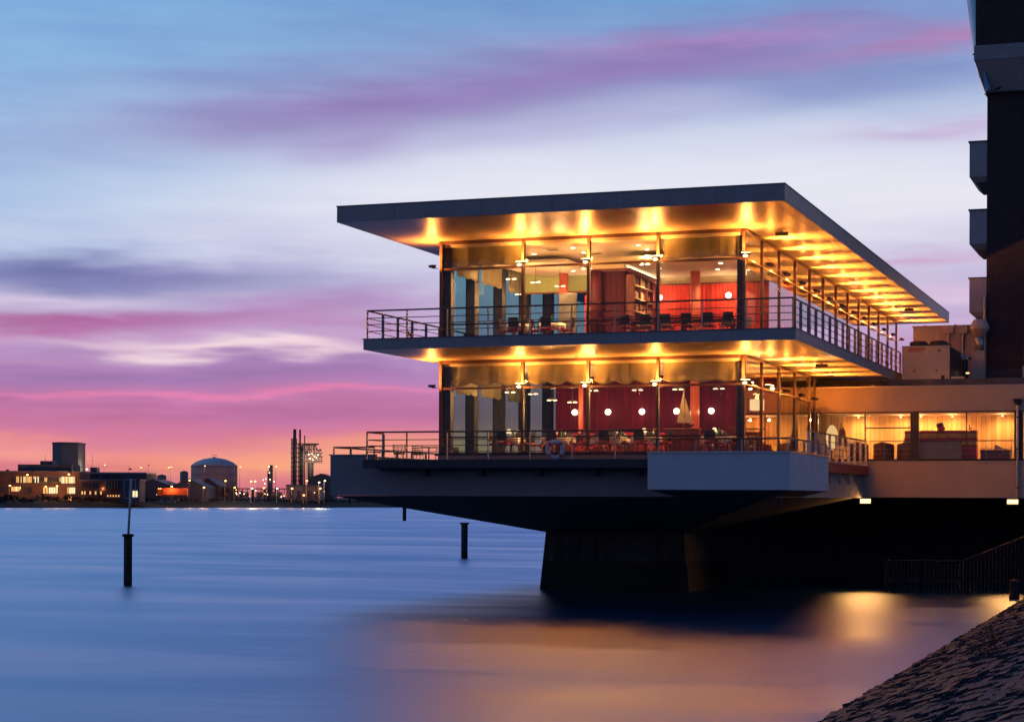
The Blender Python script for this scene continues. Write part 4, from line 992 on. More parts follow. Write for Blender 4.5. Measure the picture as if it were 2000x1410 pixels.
MB().tube((3.25, 25.1, 7.221), (3.25, 25.1, 7.5), .03, 8).build('column', M['dark'], bt_); MB().tube((3.25, 25.1, 7.35), (3.38, 25.1, 7.32), .02, 8).build('spout', M['dark'], bt_)
for j, (x, y, lbl) in enumerate(((-.3, 22.4, 'left of the thick black column'), (.75, 22.6, 'against the thick black column'), (-1.5, 22.6, 'behind the side railing'))):
    r_ = empty('armchair', (x, y, 5.7), 'dark tub armchair in the lounge, ' + lbl, 'armchair', 'tub armchairs in the link building')
    MB().box(x - .38, x + .38, y - .3, y + .3, 5.78, 6.12).build('seat', M['shelf'], r_, bevel=.06)
    mb = MB(); n = 16
    for k in range(n + 1):
        a = -.2 + (pi + .4) * k / n
        for rr in (.34, .47):
            for zz in (5.78, 6.62 - .12 * abs(cos(a))): mb.v.append((x + rr * cos(a), y - rr * sin(a) * .9, zz))
    for k in range(n):
        b_ = 4 * k; mb.f += [(b_, b_ + 4, b_ + 5, b_ + 1), (b_ + 2, b_ + 3, b_ + 7, b_ + 6), (b_ + 1, b_ + 5, b_ + 7, b_ + 3), (b_, b_ + 2, b_ + 6, b_ + 4)]
    mb.f += [(0, 1, 3, 2), (4 * n, 4 * n + 2, 4 * n + 3, 4 * n + 1)]
    mb.build('backrest', M['shelf'], r_)
    for sx in (-.3, .3):
        for sy in (-.22, .22): MB().tube((x + sx, y + sy, 5.7), (x + sx, y + sy, 5.779), .025, 6).build('leg', M['dark'], r_)
r_ = empty('reception_desk', (4.6, 24, 5.7), 'low desk with an angled white paper rack at the right of the lounge', 'desk')
MB().box(3.9, 5.2, 23.7, 24.3, 5.7, 6.25).build('body', M['chairwood'], r_); MB().box(3.85, 5.25, 23.65, 24.35, 6.251, 6.29).build('top', M['slatwood'], r_)
MB().prism([(4.5, 23.8, 6.30), (4.95, 23.8, 6.30), (4.55, 23.8, 6.55)], (0, .02, 0)).build('paper_rack', M['white'], r_)
# easel with oval lamp behind
r_ = empty('oval_lamp', (-2.65, 22.5, 5.7), 'tall oval white lamp glowing behind the easel', 'lamp')
MB().ball((-2.72, 22.6, 6.85), .28, 16, 10, 2.1).build('lamp_shade', M['shade2'], r_, True); MB().tube((-2.72, 22.6, 5.7), (-2.72, 22.6, 6.3), .03, 8).build('stem', M['dark'], r_)
light('lamp', 'POINT', (-2.72, 22.6, 7.55), 60, (1, .6, .28), r_, .04)
r_ = empty('easel', (-2.0, 21.6, 5.7), 'wooden easel with a dark board by the side deck', 'easel')
MB().tube((-2.20, 21.5, 5.7), (-2.12, 21.6, 7.5), .025, 6).build('leg', M['chairwood'], r_); MB().tube((-1.60, 21.5, 5.7), (-2.06, 21.6, 7.3), .025, 6).build('leg', M['chairwood'], r_)
MB().tube((-1.90, 22.1, 5.7), (-2.08, 21.65, 7.2), .02, 6).build('leg', M['chairwood'], r_)
MB().prism([(-2.22, 21.45, 6.45), (-1.82, 21.45, 6.4), (-1.92, 21.5, 7.15), (-2.20, 21.5, 7.2)], (0, .03, 0)).build('board', M['shelf'], r_)
# wall lamps inside the lounge: warm light washes down the boards
for j, x in enumerate((-2.0, .0, .95, 2.4, 4.7, 7.5)):
    r_ = empty('ceiling_spot', (x, 25.7, 7.98), 'small ceiling spot washing the pale boards of the lounge, %s from the left' % ORD[j], 'lamp', 'ceiling spots of the lounge')
    MB().tube((x, 25.7, 7.9), (x, 25.7, 7.985), .05, 10).build('housing', M['galv'], r_)
    MB().tube((x, 25.7, 7.885), (x, 25.7, 7.899), .04, 10).build('bulb', M['down'], r_)
    light('lamp', 'SPOT', (x, 25.7, 7.87), 260, (1, .50, .17), r_, .06, (x, 26.3, 6.8), radians(135), .9)
    light('lamp', 'POINT', (x, 25.5, 7.80), 30, (1, .50, .2), r_, .03)
# wall floodlights under the bridge
for x, lbl in ((-.78, 'on the lower edge of the link building, left one'), (5.64, 'on the lower edge of the link building next to the downpipe')):
    r_ = empty('wall_floodlight', (x, BY - .05, 3.92), 'rectangular bright floodlight ' + lbl, 'floodlight', 'bright rectangular floodlights')
    MB().hexa([(x - .30, BY - .30, 3.76), (x + .30, BY - .30, 3.76), (x + .3, BY - .02, 3.80), (x - .3, BY - .02, 3.80)], [(x - .30, BY - .26, 4.06), (x + .30, BY - .26, 4.06), (x + .3, BY - .02, 4.07), (x - .3, BY - .02, 4.07)]).build('housing', M['dark'], r_)
    MB().hexa([(x - .23, BY - .32, 3.82), (x + .23, BY - .32, 3.82), (x + .23, BY - .303, 3.82), (x - .23, BY - .303, 3.82)], [(x - .23, BY - .285, 4.01), (x + .23, BY - .285, 4.01), (x + .23, BY - .265, 4.01), (x - .23, BY - .265, 4.01)]).build('lens', M['flood'], r_)
    light('lamp', 'SPOT', (x, BY - .40, 3.9), 420, (1, .42, .10), r_, .1, (x, BY - 9, -1), radians(120), .8)
# downpipe with hopper
r_ = empty('downpipe', (5.82, BY - .12, 4), 'downpipe with a hopper head on the link building wall', 'downpipe')
MB().tube((5.82, BY - .12, 3.9), (5.82, BY - .12, 8.15), .06, 10).build('pipe', M['galv'], r_)
MB().hexa([(5.74, BY - .2, 8.15), (5.9, BY - .2, 8.15), (5.9, BY - .02, 8.15), (5.74, BY - .02, 8.15)], [(5.62, BY - .26, 8.42), (6.02, BY - .26, 8.42), (6.02, BY - .02, 8.42), (5.62, BY - .02, 8.42)]).build('hopper', M['dark'], r_)
for z in (4.5, 6.2, 7.6): MB().tube((5.82, BY - .12, z), (5.82, BY - .12, z + .05), .075, 10).build('clamp', M['dark'], r_)

# ------------------------------------------------------------------ roof plant
rp = empty('roof_kerb', (5, 21.6, 9.0), 'dark felt-covered kerb along the flat roof of the link building', 'parapet')
for a, b in ((-3.3, 1.0), (1.03, 3.4), (3.43, 5.9), (5.93, 12.9)):
    MB().hexa([(a, 21.5, 9.0), (b, 21.5, 9.0), (b, 21.9, 9.0), (a, 21.9, 9.0)], [(a, 21.6, 9.44 + random.uniform(-.01, .01)), (b, 21.6, 9.43), (b, 21.8, 9.43), (a, 21.8, 9.44)]).build('kerb_section', M['membrane'], rp)
ac = empty('air_conditioning_unit', (1.4, 26, 9.0), 'beige air conditioning unit with two roof fans and red lettering', 'air conditioner')
for a, b in ((.29, .45), (.455, 1.33), (1.335, 1.43), (1.435, 2.31), (2.315, 2.46)):
    MB().box(a, b, 24.0, 24.06, 9.3, 11.10).build('front_panel', M['acpaint'], ac)
MB().box(.30, 2.45, 24.061, 28.8, 9.3, 11.09).build('casing', M['acpaint'], ac)
MB().box(.27, 2.48, 23.98, 28.85, 11.101, 11.13).build('lid', M['acpaint'], ac)
MB().box(.3, 2.45, 24.1, 28.8, 9.0, 9.299).build('base_frame', M['dark'], ac)
for k in range(9): MB().box(2.455, 2.49, 24.15 + .52 * k, 24.60 + .52 * k, 9.4, 11.05).build('side_grille', M['dark'], ac)
for x, y in ((.95, 24.7), (1.88, 24.7), (.95, 26.3), (1.88, 26.3)):
    f_ = MB().lathe([(.42, 0), (.40, .22), (.36, .24)], (x, y, 11.131), 22).build('fan_shroud', M['dark'], ac)
    MB().torus((x, y, 11.38), .28, .015, 0, 2 * pi, 20, 5, 'z').build('fan_guard', M['dark'], f_).location = (0, 0, 0)
MB().box(1.93, 2.03, 23.985, 23.999, 10.85, 10.93).build('badge', M['dark'], ac)
for x in (.86, 1.87):
    MB().prism([(x - .055, 23.99, 9.98), (x + .055, 23.99, 9.98), (x, 23.99, 10.10)], (0, .009, 0)).build('warning_sign', M['yellow'], ac)
    MB().box(x - .055, x + .055, 23.99, 23.999, 9.93, 9.975).build('warning_plate', M['dark'], ac)
MB().box(2.08, 2.24, 23.985, 23.999, 9.58, 9.74).build('isolator', M['dark'], ac)
def letters(txt, loc, size, m_, parent, name='lettering', shear=.25, bold=.012, rot=(pi / 2, 0, 0)):
    c = bpy.data.curves.new(name, 'FONT'); c.body = txt; c.size = size; c.shear = shear; c.offset = bold; c.extrude = .004; c.space_character = 1.0
    tmp = bpy.data.objects.new('tmp', c); col.objects.link(tmp); bpy.context.view_layer.update()
    me = bpy.data.meshes.new_from_object(tmp.evaluated_get(bpy.context.evaluated_depsgraph_get())); bpy.data.objects.remove(tmp)
    me.name = name; me.materials.clear(); me.materials.append(m_)
    o = bpy.data.objects.new(name, me); col.objects.link(o); o.parent = parent
    o.location = Vector(loc) - Vector(parent.get('_base', (0, 0, 0))); o.rotation_euler = rot; return o
letters('LENNOX', (.56, 23.992, 10.91), 0.185, M['logo'], ac, bold=.006)
MB().prism([(.53, 23.990, 10.84), (1.13, 23.990, 10.84), (1.14, 23.990, 10.865), (.54, 23.990, 10.865)], (0, .006, 0)).build('underline', M['logo'], ac)
au = empty('air_handling_unit', (2, 32, 9), 'large brown air handling housing behind the beige unit, with duct outlets', 'air handler')
MB().box(-.15, 1.18, 31, 34, 9.0, 12.62).build('casing', M['ducts'], au); MB().box(1.19, 4.4, 31, 34, 9.0, 12.62).build('casing', M['ducts'], au)
MB().box(-.2, 4.45, 30.95, 34.05, 12.621, 12.68).build('lid', M['ducts'], au)
for x in (.4, 1.9, 2.9): MB().box(x - .05, x + .05, 31.2, 31.3, 12.681, 12.74).build('lug', M['ducts'], au)
MB().box(.92, .98, 30.97, 30.999, 10.95, 11.2).build('handle', M['dark'], au)
for x in (1.62, 2.32):
    MB().box(x - .22, x + .22, 30.7, 30.999, 12.25, 12.60).build('duct_head', M['ducts'], au)
    MB().tube((x - .02, 30.85, 9.2), (x - .02, 30.85, 12.249), .075, 12).build('duct_pipe', M['galv'], au)
MB().box(2.55, 3.3, 30.9, 30.999, 10.95, 11.05).build('slot', M['dark'], au)
vd = empty('vent_duct', (3.2, 29.6, 9), 'ribbed vent stack with a conical cowl on a box duct beside the brick tower', 'duct')
MB().box(2.9, 3.52, 29.3, 29.9, 9.9, 11.25).build('plenum', M['ducts'], vd); MB().box(2.88, 3.52, 29.28, 29.9, 9.45, 9.899).build('plenum_base', M['ducts'], vd)
MB().tube((3.25, 29.6, 11.251), (3.25, 29.6, 11.95), .22, 18).build('stack', M['galv'], vd, True)
MB().lathe([(.22, 0), (.47, .38), (.47, .50), (.30, .85)], (3.25, 29.6, 11.951), 20).build('cowl', M['ducts'], vd)
MB().box(3.0, 3.4, 29.4, 29.8, 9.0, 9.449).build('foot', M['dark'], vd)
r_ = empty('pipe_bend', (2.75, 29, 9), 'bundle of bent insulated pipes right of the beige unit', 'pipes')
for dx in (0, .16):
    MB().tube((2.62 + dx, 28.3, 9.0), (2.62 + dx, 28.3, 10.75), .07, 10).build('riser', M['dark'], r_)
    MB().torus((2.42 + dx, 28.3, 10.75), .20, .07, 0, pi, 12, 8).build('elbow', M['galv'], r_, True)
r_ = empty('bulkhead_lamp', (2.85, 28.1, 10.1), 'tiny lit lamp on the pipes beside the beige unit', 'lamp')
MB().box(2.76, 2.92, 28.06, 28.12, 10.05, 10.13).build('housing', M['galv'], r_); MB().box(2.77, 2.91, 28.04, 28.059, 10.06, 10.12).build('lens', M['flood'], r_)
r_ = empty('roof_hatch', (3.0, 23.4, 9.4), 'low pale hatch on the roof kerb right of the beige unit', 'hatch')
MB().hexa([(2.6, 23, 9.0), (3.25, 23, 9.0), (3.25, 23.6, 9.0), (2.6, 23.6, 9.0)], [(2.66, 23.05, 9.62), (3.2, 23.05, 9.62), (3.2, 23.55, 9.62), (2.66, 23.55, 9.62)]).build('hatch_lid', M['acpaint'], r_)

# ------------------------------------------------------------------ brick tower
tw = empty('brick_tower', (5.5, 34, 9), 'tall dark brick tower block with boxed balconies, at the right edge', 'tower'); P = tw
TY = 30.0
MB().box(3.52, 5.32, TY, 42, 10.4, 24.6).build('shaft', M['brick'], P)
MB().box(3.46, 5.30, TY - .06, 42, 8.99, 10.399).build('shaft_base', M['dark'], P)
MB().box(5.325, 9.5, TY + .25, 42, 8.99, 24.6).build('side_wing', M['balc'], P)
MB().box(5.33, 5.42, TY - .1, TY + .24, 10.5, 24.5).build('corner_strip', M['balc'], P)
MB().box(5.26, 5.75, TY - .2, TY + .1, 9.7, 10.499).build('strip_foot', M['balc'], P)
for z in (13.2, 16.4, 19.6, 22.8): MB().box(5.43, 9.5, TY + .18, TY + .249, z, z + .12).build('floor_band', M['concrete'], P)
for z in (11.2, 14.4, 17.6, 20.8): 
    w_ = MB().box(5.75, 7.1, TY + .2, TY + .249, z, z + 1.5).build('window', M['windim'], P)
for z0, z1, dx in ((12.94, 14.85, .02), (16.30, 18.2, .01), (19.60, 21.55, 0)):
    MB().box(2.68 + dx, 3.519, TY, TY + 4.5, z0 + .25, z1).build('balcony', M['balc'], P)
    MB().hexa([(2.95 + dx, TY + .2, z0), (3.518, TY + .2, z0), (3.518, TY + 4.3, z0), (2.95 + dx, TY + 4.3, z0)], [(2.68 + dx, TY, z0 + .249), (3.518, TY, z0 + .249), (3.518, TY + 4.5, z0 + .249), (2.68 + dx, TY + 4.5, z0 + .249)]).build('balcony_underside', M['balc'], P)
    MB().box(2.62 + dx, 3.518, TY - .05, TY + 4.55, z1 + .001, z1 + .06).build('balcony_coping', M['coping'], P)
MB().tube((3.44, TY - .12, 10.2), (3.44, TY - .12, 14.0), .07, 8).build('drain_pipe', M['galv'], P)
MB().hexa([(3.45, TY - .3, 23.9), (9.5, TY - .3, 23.9), (9.5, 42, 23.9), (3.45, 42, 23.9)], [(3.02, TY - 1.2, 25.3), (9.5, TY - 1.2, 25.3), (9.5, 42, 25.3), (3.02, 42, 25.3)]).build('crown_underside', M['balc'], P)
MB().box(3.0, 9.5, TY - 1.22, 42, 25.301, 26.0).build('crown_band', M['fascia'], P)
MB().box(3.05, 9.5, TY - 1.0, 42, 26.001, 31).build('crown_wall', M['brick'], P)
# leaning glazed bay on the crown
gb = MB(); n = 8
for j, (z, xo, rr) in enumerate(((23.9, 3.42, .28), (24.7, 3.15, .34), (26.0, 3.0, .42), (29.2, 2.75, .55))):
    for i in range(n + 1):
        a = pi / 2 + pi * i / n; gb.v.append((xo + .35 + rr * cos(a) * 1.3, TY + .6 + 1.5 * sin(a), z))
for j in range(3):
    for i in range(n): a = j * (n + 1) + i; gb.f.append((a, a + 1, a + n + 2, a + n + 1))
b_ = gb.build('glazed_bay', M['bayglass'], P, True)
for j, (z, xo, rr) in enumerate(((24.0, 3.40, .30), (26.0, 3.0, .44), (29.2, 2.75, .57))):
    MB().tube((xo + .35 - rr * 1.3, TY + .6, z), (xo + .9, TY - .9, z), .05, 6).build('bay_rim', M['coping'], P)

# ------------------------------------------------------------------ jetty fence, bollard, piles
fnc = empty('jetty_fence', (3.4, 17.8, 0), 'dark wooden paling fence standing in the water below the link building', 'fence')
for x in (.55, 2.15, 3.75): MB().box(x - .08, x + .08, 17.5, 17.66, -.6, 1.42).build('post', M['pile'], fnc)
MB().tube((.55, 17.58, 1.34), (3.75, 17.58, 1.36), .035, 8).build('handrail', M['pile'], fnc)
MB().tube((3.75, 17.58, 1.36), (8.2, 18.2, 3.2), .035, 8).build('handrail', M['pile'], fnc)
MB().box(.5, 3.85, 17.54, 17.60, .42, .56).build('rail', M['pile'], fnc)
x = .7
while x < 7.6:
    zt = 1.28 if x < 3.75 else 1.36 + (x - 3.75) * .40
    MB().box(x - .022, x + .022, 17.50, 17.54, -.5, zt).build('pale', M['pile'], fnc); x += .155
for x in (1.0, 4.0): MB().tube((x, 17.7, -.2), (x + .5, 17.7, .5), .04, 6).build('brace', M['pile'], fnc)
bo = empty('bollard', (6.45, 13.4, -.1), 'short dark wooden bollard at the foot of the stone slope', 'bollard')
MB().lathe([(.20, -.3), (.20, .62), (.19, .66)], (6.3, 13.4, 0), 12).build('shaft', M['pile'], bo)
MB().lathe([(.21, .661), (.21, .72), (.12, .78)], (6.3, 13.4, 0), 12).build('cap', M['pile'], bo)
p1 = empty('mooring_pile', (-31.58, 8.44, 0), 'dark pile with a thin pale pole and square topmark, in the water at the left', 'pile', 'piles in the water')
MB().tube((-31.6, 8.44, -2), (-31.6, 8.44, 2.25), .19, 14).build('shaft', M['pile'], p1, True)
MB().tube((-31.6, 8.44, 2.18), (-31.6, 8.44, 2.30), .26, 14).build('collar', M['pile'], p1)
for a in (0, pi / 2): MB().tube((-31.6 - .27 * cos(a), 8.44 - .27 * sin(a), 2.24), (-31.6 + .27 * cos(a), 8.44 + .27 * sin(a), 2.24), .05, 8).build('bolt', M['pile'], p1)
MB().tube((-31.58, 8.44, 2.3), (-31.45, 8.44, 4.75), .055, 10).build('pole', M['paleg'], p1, True)
fr_ = MB()
for a_, b_ in (((-.28, 3.9), (.28, 3.9)), ((-.28, 4.72), (.28, 4.72)), ((-.28, 3.9), (-.28, 4.72)), ((.28, 3.9), (.28, 4.72))):
    fr_.tube((-31.5 + a_[0], 8.40, a_[1]), (-31.5 + b_[0], 8.40, b_[1]), .010, 6)
fr_.build('topmark', M['paleg'], p1)
p2 = empty('mooring_pile', (-31.8, 50.65, 0), 'squat dark pile with a flat cap, left of the pier', 'pile', 'piles in the water')
MB().tube((-31.82, 50.65, -2), (-31.82, 50.65, 2.22), .22, 14).build('shaft', M['pile'], p2, True)
MB().lathe([(.24, 0), (.32, .03), (.32, .12)], (-31.82, 50.65, 2.221), 14).build('cap', M['pile'], p2)

# ------------------------------------------------------------------ far shore
def frame_at(px, D): return at(px, D, 0)
def fb(name, label, cat, px, D, group=None):
    e = empty(name, at(px, D, 2.3), label, cat, group, rz=TH, local=True); e['_D'] = D; e['_px'] = px; return e
def X_(e, px): return (px - e['_px']) / FPX * e['_D']
def Z_(e, py, px=None): return hz(px if px is not None else e['_px'], py, e['_D']) - 2.3
def fbox(e, px0, px1, py0, py1, dep, m_, name, y0=0.0):
    return MB().box(X_(e, px0), X_(e, px1), y0, y0 + dep, max(-.5, Z_(e, py1)), Z_(e, py0)).build(name, M[m_], e)
def wins(e, px0, px1, py0, py1, n, ms, name='window', y=-.25, gap=.25):
    w = (px1 - px0) / n
    for i in range(n):
        o = fbox(e, px0 + w * (i + gap / 2), px0 + w * (i + 1 - gap / 2), py0, py1, .3, random.choice(ms), name, y)
def gable(e, px0, px1, pye, pyr, dep, m_, y0=0.0, name='roof', roofm='froof', pyb=978):
    a, b = X_(e, px0), X_(e, px1); ze, zr = Z_(e, pye), Z_(e, pyr); c = (a + b) / 2
    MB().prism([(a, y0, -.5), (b, y0, -.5), (b, y0, ze), (c, y0, zr), (a, y0, ze)], (0, dep, 0)).build('wall', M[m_], e)
    for u, v, s_ in ((a, c, -1), (c, b, 1)):
        z1_, z2_ = (ze, zr) if s_ < 0 else (zr, ze)
        MB().prism([(u + s_ * .2 * (s_ < 0), y0 - .3, z1_ + .02), (v, y0 - .3, z2_ + .02), (v, y0 - .3, z2_ + .35), (u, y0 - .3, z1_ + .35)], (0, dep + .6, 0)).build(name, M[roofm], e)
e = fb('office_building', 'long brick office building with two rows of lit windows at the left edge', 'building', 75, 640)
fbox(e, -40, 155, 922, 980, 16, 'fbrick', 'wall'); fbox(e, -42, 157, 919, 923, 16.5, 'fsteel', 'roof', -.2)
fbox(e, 30, 137, 906, 919, 12, 'fgrey', 'upper_storey', 3); fbox(e, 71, 95, 899, 906, 6, 'fsteel', 'lift_house', 5); fbox(e, 7, 11, 916, 919, 1, 'fsteel', 'chimney', 3)
fbox(e, 28, 148, 929, 943, .2, 'fgrey', 'window_band', -.15)
wins(e, 32, 76, 930, 942, 16, ['winlit', 'winlit2', 'windim'], y=-.4, gap=.4); wins(e, 78, 119, 932, 940, 14, ['windim', 'winlit', 'windim'], y=-.4, gap=.4); wins(e, 120, 147, 930, 943, 9, ['winlit2', 'winlit'], y=-.4, gap=.3)
wins(e, 22, 42, 950, 959, 5, ['winlit2', 'winlit', 'windim']); wins(e, 84, 94, 951, 963, 2, ['winlit']); wins(e, 95, 113, 951, 963, 4, ['winlit2']); wins(e, 131, 147, 951, 963, 4, ['winlit2', 'winlit']); wins(e, 46, 62, 950, 962, 4, ['windim']); wins(e, -30, 18, 950, 960, 9, ['windim', 'windim', 'winlit'])
fbox(e, 112, 137, 907, 919, .3, 'windim', 'window', 2.7)
e = fb('silo_block', 'tall plain concrete block rising behind the office building', 'building', 127, 700)
MB().prism([(X_(e, 102), 0, -.5), (X_(e, 124), -4, -.5), (X_(e, 152), 0, -.5), (X_(e, 152), 12, -.5), (X_(e, 102), 12, -.5)], (0, 0, Z_(e, 866) + .5)).build('wall', M['fconc'], e)
MB().prism([(X_(e, 101), -.2, 0), (X_(e, 124), -4.3, 0), (X_(e, 153), -.2, 0), (X_(e, 153), 12.2, 0), (X_(e, 101), 12.2, 0)], (0, 0, .5)).build('roof', M['fsteel'], e).location = (0, 0, Z_(e, 866) + .001)
e = fb('long_hall', 'long low hall with a flat blue-grey roof behind the brick building', 'building', 215, 690)
fbox(e, 152, 285, 924, 976, 20, 'fgrey', 'wall'); fbox(e, 151, 286, 921.5, 924, 20.5, 'ftankr', 'roof', -.3); fbox(e, 171, 184, 912, 921, 5, 'fsteel', 'stair_house', 4)
for a in (158, 178, 198, 218): wins(e, a, a + 16, 927, 931, 1, ['windim'], gap=.1)
e = fb('brick_workshop', 'brick workshop with rows of tall windows, between the office and the sheds', 'building', 200, 640)
fbox(e, 155, 236, 938, 980, 12, 'fbrick', 'wall'); fbox(e, 154, 237, 936, 938.5, 12.4, 'froof', 'roof', -.2)
wins(e, 158, 196, 942, 952, 6, ['windim'], gap=.5); wins(e, 204, 232, 940, 953, 5, ['fconc'], gap=.6); wins(e, 158, 200, 959, 965, 8, ['windim', 'winlit'], gap=.5); wins(e, 208, 240, 966, 969.5, 6, ['winlit'], gap=.6)
e = fb('white_roofed_shed', 'shed with a pale window lit white, behind the tall pale pole', 'building', 258, 632)
fbox(e, 236, 272, 938, 980, 10, 'fgrey', 'wall'); fbox(e, 234, 274, 935, 938.5, 10.5, 'froof', 'roof', -.2); wins(e, 259, 269, 958, 970, 3, ['winlit2'], gap=.2)
e = fb('gabled_shed', 'dark grey gabled shed behind the orange trailer', 'building', 298, 665, 'gabled sheds on the far quay')
gable(e, 262, 335, 950, 937, 26, 'fgrey')
e = fb('gabled_shed', 'broad dark gabled shed right of the orange trailer', 'building', 365, 668, 'gabled sheds on the far quay')
gable(e, 333, 402, 951, 936, 26, 'fgrey')
e = fb('gabled_shed', 'brown gabled shed in front of the storage tank', 'building', 405, 690, 'gabled sheds on the far quay')
gable(e, 384, 427, 949, 934, 20, 'fbrick')
# storage tank
e = fb('storage_tank', 'large round storage tank with a domed roof on the far shore', 'tank', 411, 740)
R_ = (457 - 366) / 2 / FPX * 740; zt = Z_(e, 909)
MB().lathe([(R_, -.5), (R_, zt)], (0, R_, 0), 40).build('shell', M['ftank'], e, True)
MB().lathe([(R_ * 1.01, zt), (R_ * .985, zt + .35), (R_ * .8, zt + 1.6), (R_ * .5, zt + 2.7), (R_ * .2, zt + 3.2), (.1, zt + 3.3)], (0, R_, 0), 40).build('dome', M['ftankr'], e, True)
for z in (zt - .3, zt * .75, zt * .5, zt * .25): MB().torus((0, R_, z), R_ * 1.002, .06, 0, 2 * pi, 40, 4, 'z').build('hoop', M['fsteel'], e)
MB().box(-.5, .5, R_ - .5, R_ + .5, zt + 3.25, zt + 3.6).build('vent', M['fsteel'], e)
for sx in (-.8, .8):
    MB().tube((sx, R_, zt + 3.0), (sx, R_, zt + 4.3), .06, 5).build('vent_rail', M['fsteel'], e)
MB().tube((-.9, R_, zt + 4.3), (.9, R_, zt + 4.3), .08, 5).build('vent_rail', M['fsteel'], e)
for px0, px1, py, lbl in ((350, 366, 921, 'small pale tank just left of the domed storage tank'), (286, 304, 928, 'low pale tank behind the sheds, left of a pair'), (305, 323, 928, 'low pale tank behind the sheds, right of a pair')):
    e = fb('small_tank', lbl, 'tank', (px0 + px1) / 2, 760, 'small pale tanks'); r0 = (px1 - px0) / 2 / FPX * 760
    MB().lathe([(r0, -.5), (r0, Z_(e, py))], (0, r0, 0), 24).build('shell', M['fconc'], e, True); MB().lathe([(r0 * 1.02, 0), (.1, .5)], (0, r0, Z_(e, py)), 24).build('roof', M['fsteel'], e)
# lorry
e = fb('lorry', 'lorry with a long orange trailer and lit headlights on the far quay', 'lorry', 335, 646)
e.location.z = 3.3
MB().box(X_(e, 317), X_(e, 365), 0, 2.5, 1.1, 3.4).build('trailer', M['orange'], e)
MB().box(X_(e, 306), X_(e, 315), .1, 2.4, .8, 3.1).build('cab', M['orange'], e, bevel=.12)
MB().box(X_(e, 306) - .02, X_(e, 308.5), .08, 2.42, 2.0, 2.7).build('windscreen', M['windim'], e)
MB().box(X_(e, 306), X_(e, 365), .4, 2.1, .6, 1.09).build('chassis', M['fsteel'], e)
for px in (309, 321, 350, 356, 361):
    for y in (.05, 2.2):
        MB().tube((X_(e, px), y, .45), (X_(e, px), y + .28, .45), .45, 12).build('wheel', M['black'], e)
for y in (.25, 2.0): MB().box(X_(e, 306) - .08, X_(e, 306) - .03, y, y + .3, 1.0, 1.3).build('headlight', M['whitelamp'], e)
for px in (310, 314): MB().box(X_(e, px) - .15, X_(e, px) + .15, -.06, -.01, 3.1, 3.3).build('marker_light', M['sodium'], e)
# process plant
e = fb('process_tower', 'steel process tower with two tall stacks and a lit platform head', 'industrial plant', 598, 760)
for px, py, r_ in ((574.5, 838, .65), (585, 838.5, .38), (588.5, 868, .62), (594, 850, .22)):
    MB().tube((X_(e, px), 1, -.5), (X_(e, px), 1, Z_(e, py)), r_, 12).build('stack', M['fsteel'], e, True)
fr_ = MB(); x0, x1 = X_(e, 570), X_(e, 592)
for px in (570, 577, 583, 592):
    for y in (-1.5, 3): fr_.tube((X_(e, px), y, -.5), (X_(e, px), y, Z_(e, 856 if px < 580 else 866)), .22, 5)
for py in range(857, 950, 9):
    z = Z_(e, py)
    for y in (-1.5, 3): fr_.tube((x0, y, z), (x1 if py > 864 else X_(e, 578), y, z), .17, 4)
    if py > 864:
        fr_.tube((x0, -1.5, z), (X_(e, 577), -1.5, Z_(e, py + 9)), .12, 4); fr_.tube((X_(e, 583), -1.5, z), (x1, -1.5, Z_(e, py + 9)), .12, 4)
fr_.build('lattice', M['fsteel'], e)
fr_ = MB(); z0, z1 = Z_(e, 903), Z_(e, 866)
for px in (594, 604, 614): fr_.tube((X_(e, px), 0, -.5 if px < 612 else z0), (X_(e, px), 0, z1), .22, 5)
fr_.tube((X_(e, 612), 0, z1), (X_(e, 628), 0, Z_(e, 890)), .17, 4); fr_.tube((X_(e, 628), 0, Z_(e, 890)), (X_(e, 628), 0, z0), .17, 4)
for py in (866, 872, 880, 888, 896, 903): fr_.tube((X_(e, 593), -.1, Z_(e, py)), (X_(e, 616 if py < 880 else 628), -.1, Z_(e, py)), .17, 4)
for k in range(4): fr_.tube((X_(e, 594 + 8 * k), 0, Z_(e, 872)), (X_(e, 600 + 7 * k), 0, Z_(e, 896)), .12, 4)
for px in (597, 600, 607, 611, 617, 622): fr_.tube((X_(e, px), 1.5, Z_(e, 903 if px > 606 else 945)), (X_(e, px), 1.5, Z_(e, 868 if px < 612 else 884)), .15, 4)
for py in (869, 876, 884, 892, 900): fr_.tube((X_(e, 588), 2, Z_(e, py)), (X_(e, 617 if py < 880 else 629), 2, Z_(e, py)), .22, 4)
for k in range(12): 
    a_ = random.uniform(592, 624); fr_.box(X_(e, a_), X_(e, a_ + random.uniform(2, 5)), 0, 2, Z_(e, 0 + (b0 := random.uniform(874, 902)) + random.uniform(2, 4)), Z_(e, b0))
fr_.build('platform', M['fsteel'], e)
MB().box(X_(e, 594), X_(e, 621), -1, 3, Z_(e, 868), Z_(e, 865.5)).build('roof', M['fsteel'], e)
MB().tube((X_(e, 606), 1, -.5), (X_(e, 606), 1, Z_(e, 903)), 1.2, 14).build('silo', M['fsteel'], e, True)
for px, py in ((603, 887), (609, 886), (614, 891), (605, 895), (611, 898), (618, 893), (621, 888)): MB().ball((X_(e, px), -.4, Z_(e, py)), .22, 8, 6).build('lamp', M['whitelamp'], e)
light('glow', 'POINT', (0, 0, 0), 1200, (1, .9, .5), e, .2).location = (X_(e, 610), -3, Z_(e, 893))
e = fb('distillation_column', 'lit slender column with a lamp cluster, left of the process tower', 'industrial plant', 527, 750)
